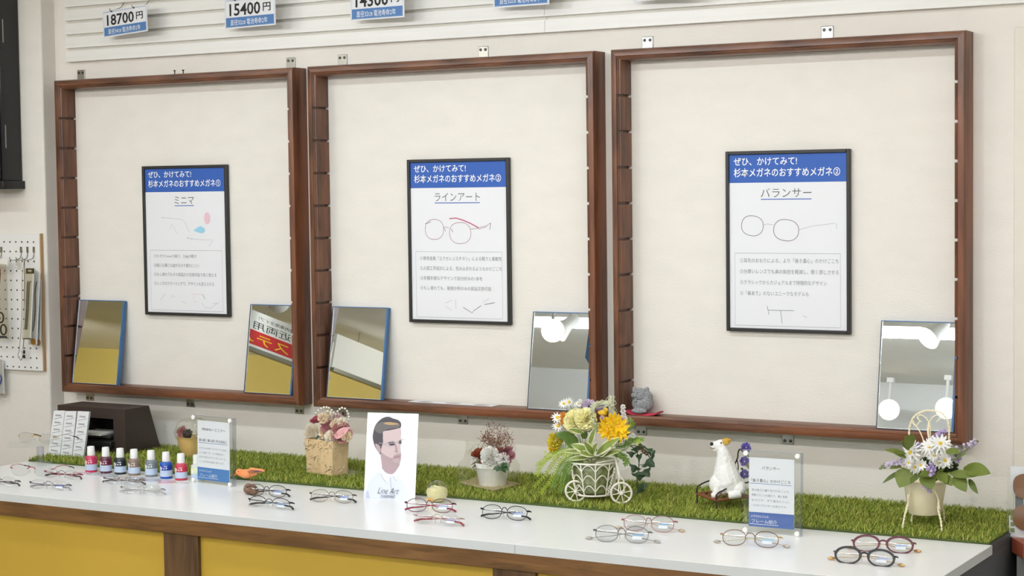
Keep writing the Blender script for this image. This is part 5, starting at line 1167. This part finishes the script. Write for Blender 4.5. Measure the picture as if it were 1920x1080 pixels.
def leg(x0,y0,x1,y1,Y0,Y1):
    a = atY(x0,y0,Y0); b = atZ(x1,y1,ZG-.002); twisted([a, a.lerp(b,.3)+Vector((.003*(1 if x0<x1 else -1)*-1,0,0)), a.lerp(b,.65), b], 'leg', k=26)
leg(1703,926,1692,991,-.295,0); leg(1760,938,1766,997,-.295,0); leg(1712,950,1709,983,-.215,0); leg(1768,930,1770,978,-.215,0)
MB().tube(smooth_path([atY(1707,922,-.300),atY(1704,935,-.300),atY(1698,955,-.3)],5), .0016, 6).build('leg_scroll', M_cream, r); MB().tube(smooth_path([atY(1752,920,-.300),atY(1759,935,-.300),atY(1762,955,-.3)],5), .0016, 6).build('leg_scroll', M_cream, r)
Yb = -.205; k_ = lambda px, py, dy=0: atY(px, py, Yb+dy)
twisted([k_(1704,905),k_(1704,860),k_(1704,820),k_(1707,795),k_(1716,779),k_(1732,771),k_(1747,770),k_(1763,773),k_(1774,784),k_(1779,800),k_(1779,830),k_(1778,860),k_(1776,905)], 'back_arch', k=26)
MB().tube(smooth_path([k_(1741,890),k_(1741,850),k_(1741,812),k_(1742,795)],5), .0016, 6).build('back_rod', M_cream, r)
MB().tube(smooth_path([k_(1733,840),k_(1731,825),k_(1724,808),k_(1714,794),k_(1710,786)],5), .0014, 6).build('back_scroll', M_cream, r)
for sg in (-1,1):
    cx, cy = 1742+sg*14, 787; pts = [k_(1742+sg*1,822)]+[k_(1742+sg*3,806)]+[k_(cx+sg*(13*(1-t*.75))*math.cos(PI-4.9*t)*1, cy-(13*(1-t*.72))*math.sin(-PI*.15+4.9*t)*.95) for t in [i/12 for i in range(13)]]
    MB().tube(smooth_path(pts,4), .0013, 6).build('back_scroll', M_cream, r)
MB().tube(smooth_path([k_(1716,779),k_(1709,788),k_(1716,798),k_(1724,790),k_(1719,783)],5), .0012, 6).build('back_scroll', M_cream, r)
# flowers
fl = lambda px, py, dy=0: atY(px, py, Yk+dy)
for x, y, R, n_ in ((1709,849,.029,(-.5,-.7,.35)),(1743,838,.022,(-.1,-.9,.35)),(1763,833,.027,(.35,-.6,.7)),(1752,853,.019,(.2,-.9,.0)),(1773,846,.022,(.7,-.6,.2))):
    flower(r, 'white_chrysanthemum', fl(x,y,-.05), Vector(n_), R, M_wp, M_daisyc, 15, .27, 2, .20, .10, .10, .17)
for x, y, R in ((1714,875,.017),(1726,872,.014),(1703,868,.012),(1760,866,.016),(1771,864,.018)):
    flower(r, 'white_daisy', fl(x,y,-.065), TOV+Vector((random.uniform(-.4,.4),0,random.uniform(-.3,.2))), R, M_wp, M_daisyc, 10, .45, 2, .05, .4, .1, .22)
M_lil = mat('lilac_blossom','#BBA6D3',.6,var=.15,vscale=90); M_lil2 = mat('pale_lilac_blossom','#CDBFD8',.6,var=.12,vscale=90)
blossom_spike(r, [fl(1700,866,-.05),fl(1680,869,-.07),fl(1662,872,-.08)], M_lil2, .0038, 52, .009); blossom_spike(r, [fl(1662,872,-.08),fl(1650,878,-.085)], mat('lilac_bud','#7F8A5A',.6), .003, 12, .005, 'lilac_bud_tip')
blossom_spike(r, [fl(1722,838,-.02),fl(1716,834,-.03)], M_lil, .0046, 12, .007)
blossom_spike(r, [fl(1752,826,.0),fl(1763,814,.0),fl(1770,808,.0)], M_lil, .0038, 46, .0095); blossom_spike(r, [fl(1748,822,.0),fl(1752,828,.0)], M_lil2, .0045, 16, .008)
blossom_spike(r, [fl(1790,846,-.03),fl(1806,840,-.03),fl(1822,832,-.03),fl(1829,828,-.03)], M_lil2, .0038, 56, .0095); blossom_spike(r, [fl(1827,829,-.03),fl(1833,826,-.03)], mat('lilac_bud','#7F8A5A',.6), .003, 9, .004, 'lilac_bud_tip')
blossom_spike(r, [fl(1789,856,-.06),fl(1796,860,-.065),fl(1797,867,-.065)], M_lil2, .0050, 22, .0085)
blossom_spike(r, [fl(1742,876,-.085),fl(1748,882,-.09),fl(1747,890,-.09)], M_lil, .0042, 36, .009); blossom_spike(r, [fl(1733,910,-.075),fl(1740,918,-.078),fl(1745,922,-.078)], mat('faded_lilac','#B3A0B8',.6), .0036, 16, .005)
for x0,y0,x1,y1,w in ((1712,880,1674,906,.0),): pass
for x0,y0,x1,y1,w,rl in ((1704,880,1686,913,.036,0),(1733,885,1748,917,.030,.1),(1760,886,1776,905,.022,0),(1752,886,1724,890,.022,.2),(1806,877,1858,886,.030,0),(1790,890,1812,921,.026,.1),(1780,888,1834,890,.016,.3),(1712,836,1696,817,.030,-.2),(1706,842,1688,826,.018,.2),(1700,851,1658,842,.013,.3),(1700,858,1672,846,.012,.2),(1784,862,1812,850,.028,-.5),(1774,845,1800,848,.018,0),(1816,898,1834,925,.012,.6),(1694,882,1654,905,.016,.6),(1722,888,1708,906,.018,.5),(1768,890,1786,910,.018,.2),(1690,872,1668,878,.012,.2)):
    leaf(r, fl(x0,y0,-.06), fl(x1,y1,-.085), w*1.1, M_leafo if rl < .5 else mat('dark_olive_leaf','#5A6B2C',.5), 'leaf', .04, .10, roll=rl, shape=1.1)
for pts in (((1735,895),(1720,872),(1709,852)),((1740,895),(1752,865),(1762,845)),((1745,895),(1780,870),(1815,840)),((1735,895),(1700,880),(1668,872)),((1748,893),(1790,885),(1820,882)),((1760,895),(1775,870),(1790,852))): stem(r, [fl(x,y,-.045) for x,y in pts], .0014, mat('olive_stem','#7F8F35',.5))
for x, y, R in ((1722,880,.016),(1748,888,.018),(1768,876,.016),(1735,868,.014),(1785,876,.014)): pompom(r, 'inner_foliage', fl(x,y,-.03), TOV, R, mat('inner_green','#48592C',.6), 40, .8)

# ------------------------------------------------------------------ lens sample card on the rust-red shelf
Ys = -.225
r = thing('lens_sample_card', 'white display card with two brown sunglass lenses on the rust red shelf', 'display card', tuple(atY(1893,1007,Ys)))
def cardp(u, v, dy=0): 
    p = atY(1892+u*3, 1006-0*v, Ys); return p
c0 = atY(1892.5,1006,Ys); z0 = .7852; hh = .9405-z0; wd = .105
MB().box(c0.x, c0.x+wd, Ys-.002, Ys, z0, z0+.045).build('lower_card', M_paper, r); MB().box(c0.x+.003, c0.x+wd, Ys-.002, Ys, z0+.096, z0+hh).build('upper_card', M_paper, r)
MB().box(c0.x-.001, c0.x+wd, Ys-.016, Ys+.002, z0, z0+hh).build('clear_case', M_acryl, r, bevel=.001)
MB().box(c0.x+.014, c0.x+.031, Ys-.005, Ys-.001, z0+.050, z0+.092).build('grey_insert', mat('grey_insert','#6A7072',.5), r)
for zc in (.037,.105):
    pts = oval(c0.x+.052, z0+zc+.008, .042, .029, 30, 2.8); m = MB().plate(pts, Ys-.010, Ys-.0078); m.build('brown_lens', mat('brown_lens','#8A6247',.12,coat=.5), r, smooth=30, bevel=.0006)
for k in range(3): MB().box(c0.x+.003, c0.x+.012, Ys-.0028, Ys-.002, z0+.010+.013*k, z0+.019+.013*k).build('photo_patch', mat('patch_green','#8C9A6A',.6), r)

# ================================================================== EYEGLASSES
M_lensE = clear('demo_lens', '#F3F4F4', .035)
def eyeglasses(L, Rr, lab, rim='#5A565A', temple='#6A666A', tip='#2A2A2C', w=.0245, h=.0165, kind='full', tip_w=None, lift=.0, th=.0009, stick='#8FA4D8', pad=True, p=2.3, angadd=0, tilt=14, bridge_up=.35, short=.006, endc=None, metal=.7):
    A, B_ = atZ(L[0],L[1],ZC), atZ(Rr[0],Rr[1],ZC); c = (A+B_)/2; d = B_-A; yaw = math.atan2(d.y,d.x)+angadd; half = d.length/2
    half = min(max(half,.0315),.0355)
    r = thing('eyeglasses', lab, 'eyeglasses', (c.x,c.y,ZC+.0004), yaw, 'eyeglasses on the counter')
    mr = mat('rim_'+rim.strip('#'), rim, .3, metal); mt_ = mat('temple_'+temple.strip('#'), temple, .3, metal); mtip = mat('tip_'+tip.strip('#'), tip, .3)
    T = Matrix.Rotation(-math.radians(tilt),4,'X'); wrap = lambda x: .10*abs(x)*abs(x)*6
    def F(x, z, y=0): return T@Vector((x, y+wrap(x), z))
    zc = h+th
    for s in (-1,1):
        o2 = oval(s*half, zc, w, h, 30, p, -s*.05)
        m = MB(); m.add([F(a,b,-.0004) for a,b in o2]+[F(s*half,zc,-.0022)], [(i,(i+1)%30,30) for i in range(30)]); m.build('lens', M_lensE, r, local=True, smooth=180, fix=False)
        if kind == 'full': MB().tube([F(a,b) for a,b in o2], th, 6, True).build('rim', mr, r, local=True)
        elif kind == 'half': MB().tube([F(*o2[i]) for i in range(0,16)], th, 6).build('rim', mr, r, local=True); MB().tube([F(*o2[(15+i)%30]) for i in range(16)], th*.4, 5).build('nylon_cord', mat('clear_cord','#D8D8DA',.3), r, local=True)
        elif kind == 'thick':
            m = MB(); n = 30; vs = []
            for i, (a,b) in enumerate(o2):
                k = .0042 if b > zc else .0030; ax, az = s*half+(a-s*half)*(1+k/w), zc+(b-zc)*(1+k/h)
                for yy in (-.0018,.0016): vs += [F(ax,az,yy), F(s*half+(a-s*half)*.97, zc+(b-zc)*.97, yy)]
            fs = []
            for i in range(n):
                j = (i+1)%n; fs += [(4*i,4*j,4*j+1,4*i+1),(4*i+2,4*i+3,4*j+3,4*j+2),(4*i,4*i+2,4*j+2,4*j),(4*i+1,4*j+1,4*j+3,4*i+3)]
            m.add(vs, fs).build('rim', mr, r, local=True, smooth=50)
        else: 
            MB().tube([F(a,b) for a,b in o2], .0004, 5, True).build('lens_edge', mat('lens_edge','#C9CCD0',.2), r, local=True)
            for xx in (s*(half+w*.86), s*(half-w*.86)): MB().ell(F(xx, zc+h*.35,-.001), .0016, 8, 6).build('rivet', mt_, r, local=True)
        # end piece, hinge
        ex = s*(half+w); ez = zc+h*.38
        e = smooth_path([F(ex-s*.001,ez,-.0005), F(ex+s*.0035,ez+.0005,-.001), F(ex+s*.0062,ez,.003), F(ex+s*.0058,ez-.001,.009)],4)
        MB().tube(e, [th*1.7 if kind != 'rimless' else .0011]*len(e), 6).build('end_piece', mat('end_'+(endc or rim).strip('#'), endc or rim, .3, metal), r, local=True)
        if pad:
            MB().tube(smooth_path([F(s*(half-w*.93),zc+.001,.0), F(s*(half-w*1.05),zc-.002,.005), F(s*(half-w*1.1),zc-.004,.0055)],4), .0005, 5).build('pad_arm', M_steel, r, local=True)
            MB().ell(F(s*(half-w*1.1),zc-.006,.006), (.0014,.0022,.0042), 10, 7).build('nose_pad', M_lensE, r, local=True)
        # folded temple
        hx = ex+s*.0056; y0 = .010+(.004 if s > 0 else 0); hz = F(ex,ez,.009).z; tx = -s*(half+w+short)
        pts = [Vector((hx,y0,hz)), Vector((hx-s*.006,y0+.004,hz-.001)), Vector((s*half*.2,y0+.012,hz*.70)), Vector((-s*half*.8,y0+.012,hz*.42)), Vector((-s*(half+w*.75),y0+.009,.0062))]
        MB().tube(smooth_path(pts,5), .0009 if tip_w else .0011, 6).build('temple', mt_, r, local=True)
        q = pts[-1]
        if tip_w:
            MB().tube([q, Vector((tx,y0+.004,.0042))], .0007, 5).build('temple_end', mt_, r, local=True)
            dd = Vector((-s*1.0,-.25,-.08)).normalized(); MB().ell(Vector((tx,y0+.004,.0040))+dd*.006, (.0085,.0030,.0034), 14, 9, Matrix.Rotation(.2*s,3,'Z')).build('tip_weight', mat('weight_'+tip_w.strip('#'), tip_w, .2, .9), r, local=True, smooth=180)
        else:
            e = smooth_path([q+Vector((s*.028,.002,.0035)), q+Vector((s*.012,.0005,.001)), q, Vector((tx,y0,.0034))],4)
            MB().tube(e, [.0014+.0012*i/(len(e)-1) for i in range(len(e))], 7).build('temple_tip', mtip, r, local=True)
            MB().ell(Vector((tx,y0,.0034)), .0026, 8, 6).build('temple_tip', mtip, r, local=True)
    bx = half-w; bz = zc+h*.28
    if kind == 'thick': MB().tube(smooth_path([F(-bx-.0015,bz),F(-bx*.5,bz+h*.22),F(0,bz+h*.28),F(bx*.5,bz+h*.22),F(bx+.0015,bz)],4), .0018, 7).build('bridge', mr, r, local=True)
    else: MB().tube(smooth_path([F(-bx+.0004,bz),F(-bx*.55,bz+h*bridge_up,-.001),F(0,bz+h*bridge_up*1.15,-.0015),F(bx*.55,bz+h*bridge_up,-.001),F(bx-.0004,bz)],4), th*1.05 if kind != 'rimless' else .0009, 6).build('bridge', mr, r, local=True)
    if stick:
        m = MB(); xs = [half-w*.35+w*1.0*i/6 for i in range(7)]; m.add([F(x,zc-h*.10+k*h*.17,-.0028) for k in range(2) for x in xs], [(i,i+1,8+i,7+i) for i in range(6)]); m.build('demo_sticker', mat('stick_'+stick.strip('#'), stick, .5), r, local=True, smooth=0)
        m = MB(); m.add([F(x,zc-h*.55+k*h*.35,-.0028) for k in range(2) for x in xs[:6]], [(i,i+1,7+i,6+i) for i in range(5)]); m.build('demo_sticker', mat('stick_pale','#DDE4EE',.5), r, local=True, smooth=0)
    if kind == 'thick':
        for s in (-1,1):
            for k in (0,1): MB().ell(F(s*(half+w*(.98+.06*k)), zc+h*.42-.002*k, -.003), (.0009,.0006,.0006), 8, 5).build('rivet', M_steel, r, local=True)
    return r
eyeglasses((477.9,930.3),(519,933), 'black metal eyeglasses in front of the orange bird', '#4A4748','#55575A','#1B1B1D', .0245,.0145,'full', endc='#2C2A2C')
eyeglasses((481,951.6),(525,957), 'black half-rim eyeglasses, nearer the counter edge below the orange bird', '#33302F','#4D5F6A','#17181A', .0255,.0135,'half', endc='#1D1C1D', angadd=.08)
eyeglasses((598.5,941.7),(643,944), 'grey metal eyeglasses with black tips between the cork pot and portrait card', '#8B8380','#5A5654','#1A1A1C', .0240,.0150,'full', endc='#6E625C')
eyeglasses((780.8,960.5),(827.9,962), 'wine red metal eyeglasses with red tips in front of the glass ball', '#6E4650','#A33A55','#A2284A', .0245,.0158,'full', endc='#4A2F38')
eyeglasses((793.5,983),(842.7,987.2), 'pale rimless eyeglasses with reddish temples, below the wine red pair', '#C9B8A6','#C08784','#A23C48', .0245,.0140,'rimless', stick='#9FB0DC')
eyeglasses((921.4,973.4),(967.8,976.4), 'black oval metal eyeglasses alone between the portrait card and tricycle', '#333438','#44484C','#1C1D20', .0245,.0160,'full', endc='#24262A')
eyeglasses((1190,996.4),(1241,998.7), 'pink oval metal eyeglasses with silver weights, behind the grey round pair', '#A2777C','#CDB4A8','#C9A98C', .0250,.0175,'full', tip_w='#C8B49C', short=.010, stick='#7FA8C8', endc='#B4626E')
eyeglasses((1136.9,1016.7),(1193,1019.3), 'grey oval metal eyeglasses with silver weights, overlapping the pink pair', '#7C7C7E','#A0A09E','#B9B9B6', .0250,.0175,'full', tip_w='#B4B2AC', short=.012, stick='#6F9CC4', endc='#6B6B6E')
eyeglasses((1375.4,1023.7),(1436.3,1027.6), 'bronze and gold metal eyeglasses in front of the right acrylic sign', '#7A5A48','#D5C7A6','#C8BBA0', .0250,.0165,'full', tip_w='#BDB6A8', short=.010, stick='#93C4DE', endc='#C9A878')
eyeglasses((1624,1034.2),(1686.8,1037.4), 'burgundy plastic eyeglasses with gold temples, behind the black plastic pair', '#5C1528','#D3B48C','#C9A36E', .0250,.0150,'thick', tip_w='#C79E74', short=.004, p=2.1, stick='#8FB2DC', metal=.0)
eyeglasses((1589,1056.0),(1650,1062.5), 'black plastic eyeglasses with gold temple ends at the front right corner', '#1A1A1C','#D3B98C','#C9A36E', .0250,.0148,'thick', tip_w='#CDA873', short=.008, p=2.1, stick='#9CAEE0', metal=.0, angadd=.06)
# rimless pairs at the left end
eyeglasses((62,917),(116,921), 'rimless eyeglasses with thin grey temples, nearest the left counter edge', '#6E6A70','#8E8C94','#A4A2A8', .0245,.0125,'rimless', stick='#5C68B4', tilt=20, endc='#44444A')
eyeglasses((209,908),(246.7,910), 'rimless eyeglasses with a dark temple in front of the tint bottles', '#C2A894','#6A6058','#5A5450', .0240,.0120,'rimless', stick=None, tilt=22, endc='#8A5A50', short=.010)
eyeglasses((242,926.7),(284,929), 'silvery rimless eyeglasses, nearer the edge below the dark templed pair', '#9C9894','#C4C2BE','#B4B2B0', .0250,.0125,'rimless', stick=None, tilt=22, endc='#6E665C', short=.010)
eyeglasses((90,896),(136,900), 'rimless eyeglasses with a long wine red temple beside the pink pair', '#8A7474','#9A3A4E','#4A2A34', .0240,.0125,'rimless', stick=None, tilt=20, endc='#7A3038')
eyeglasses((-24,911),(14,913), 'rimless eyeglasses with dark tips cut by the left picture border', '#6B6158','#5A524C','#3A3634', .0240,.0125,'rimless', stick=None, tilt=22, endc='#2E2A28')
# open pink pair and the golden pair on the acrylic stand
def open_pair(c, yaw, lab, bridge, temple, tip, half, w, h, zoff, L=.10, droop=.012, tilt=8, splay=.12, lean=0):
    r = thing('eyeglasses', lab, 'eyeglasses', (c.x,c.y,c.z), yaw, 'eyeglasses on the counter')
    mb_, mt_, mtip = mat('rim_'+bridge.strip('#'), bridge, .3, .6), mat('temple_'+temple.strip('#'), temple, .3, .3), mat('tip_'+tip.strip('#'), tip, .4)
    T = Matrix.Rotation(-math.radians(tilt),4,'X'); F = lambda x, z, y=0: T@Vector((x, y+.6*x*x, z)); zc = h
    for s in (-1,1):
        o2 = oval(s*half, zc, w, h, 30, 2.2)
        m = MB(); m.add([F(a,b,-.0004) for a,b in o2]+[F(s*half,zc,-.002)], [(i,(i+1)%30,30) for i in range(30)]); m.build('lens', M_lensE, r, local=True, smooth=180, fix=False)
        MB().tube([F(a,b) for a,b in o2], .0004, 5, True).build('lens_edge', mat('lens_edge','#C9CCD0',.2), r, local=True)
        ex = s*(half+w); ez = zc+h*.25; e0 = F(ex-s*.003,ez,-.001); e1 = F(ex+s*.005,ez+.001,.004)
        MB().tube([e0,(e0+e1)/2+Vector((s*.001,-.001,.0)),e1], .0016, 6).build('end_piece', mb_, r, local=True)
        pts = [e1, e1+Vector((s*.002,.012,.004)), e1+Vector((s*splay*.3*L,L*.5,.002)), e1+Vector((s*splay*.2*L,L*.8,-droop*.5))]
        MB().tube(smooth_path(pts,6), .0010, 6).build('temple', mt_, r, local=True)
        MB().tube(smooth_path([pts[-1], e1+Vector((s*splay*.1*L,L*1.0,-droop*.9)), e1+Vector((0,L*1.12,-droop*1.3))],5), .0017, 6).build('temple_tip', mtip, r, local=True)
        MB().ell(F(s*(half-w*1.0),zc-.004,.006), (.0014,.0022,.0042), 10, 7).build('nose_pad', M_lensE, r, local=True); MB().ell(F(s*(half-w*.86), zc+h*.25,-.001), .0017, 8, 6).build('rivet', mb_, r, local=True)
    bx = half-w*.9; MB().tube(smooth_path([F(-bx,zc+h*.25,-.001),F(-bx*.6,zc+h*.45,-.002),F(0,zc+h*.5,-.002),F(bx*.6,zc+h*.45,-.002),F(bx,zc+h*.25,-.001)],4), .0012, 6).build('bridge', mb_, r, local=True)
    return r
A = atZ(33,894,ZC); B_ = atZ(84,892,ZC)
open_pair((A+B_)/2+Vector((0,0,.0004)), .30, 'open rimless eyeglasses with a pink bridge at the left counter end', '#C0505E', '#B8505E', '#4A4044', .034, .0265, .0165, 0)
sp = atZ(81,869,ZC)+Vector((.012,-.022,0))
open_pair(Vector((sp.x-.002,sp.y-.016,ZC+.063)), .12, 'golden rimless eyeglasses displayed on the clear acrylic stand', '#D8B46A', '#D9D2C2', '#5A544C', .035, .026, .015, 0, .09)

# tidy up the lettering source
bpy.data.objects.remove(_fo)
S.cycles.transparent_max_bounces = 24
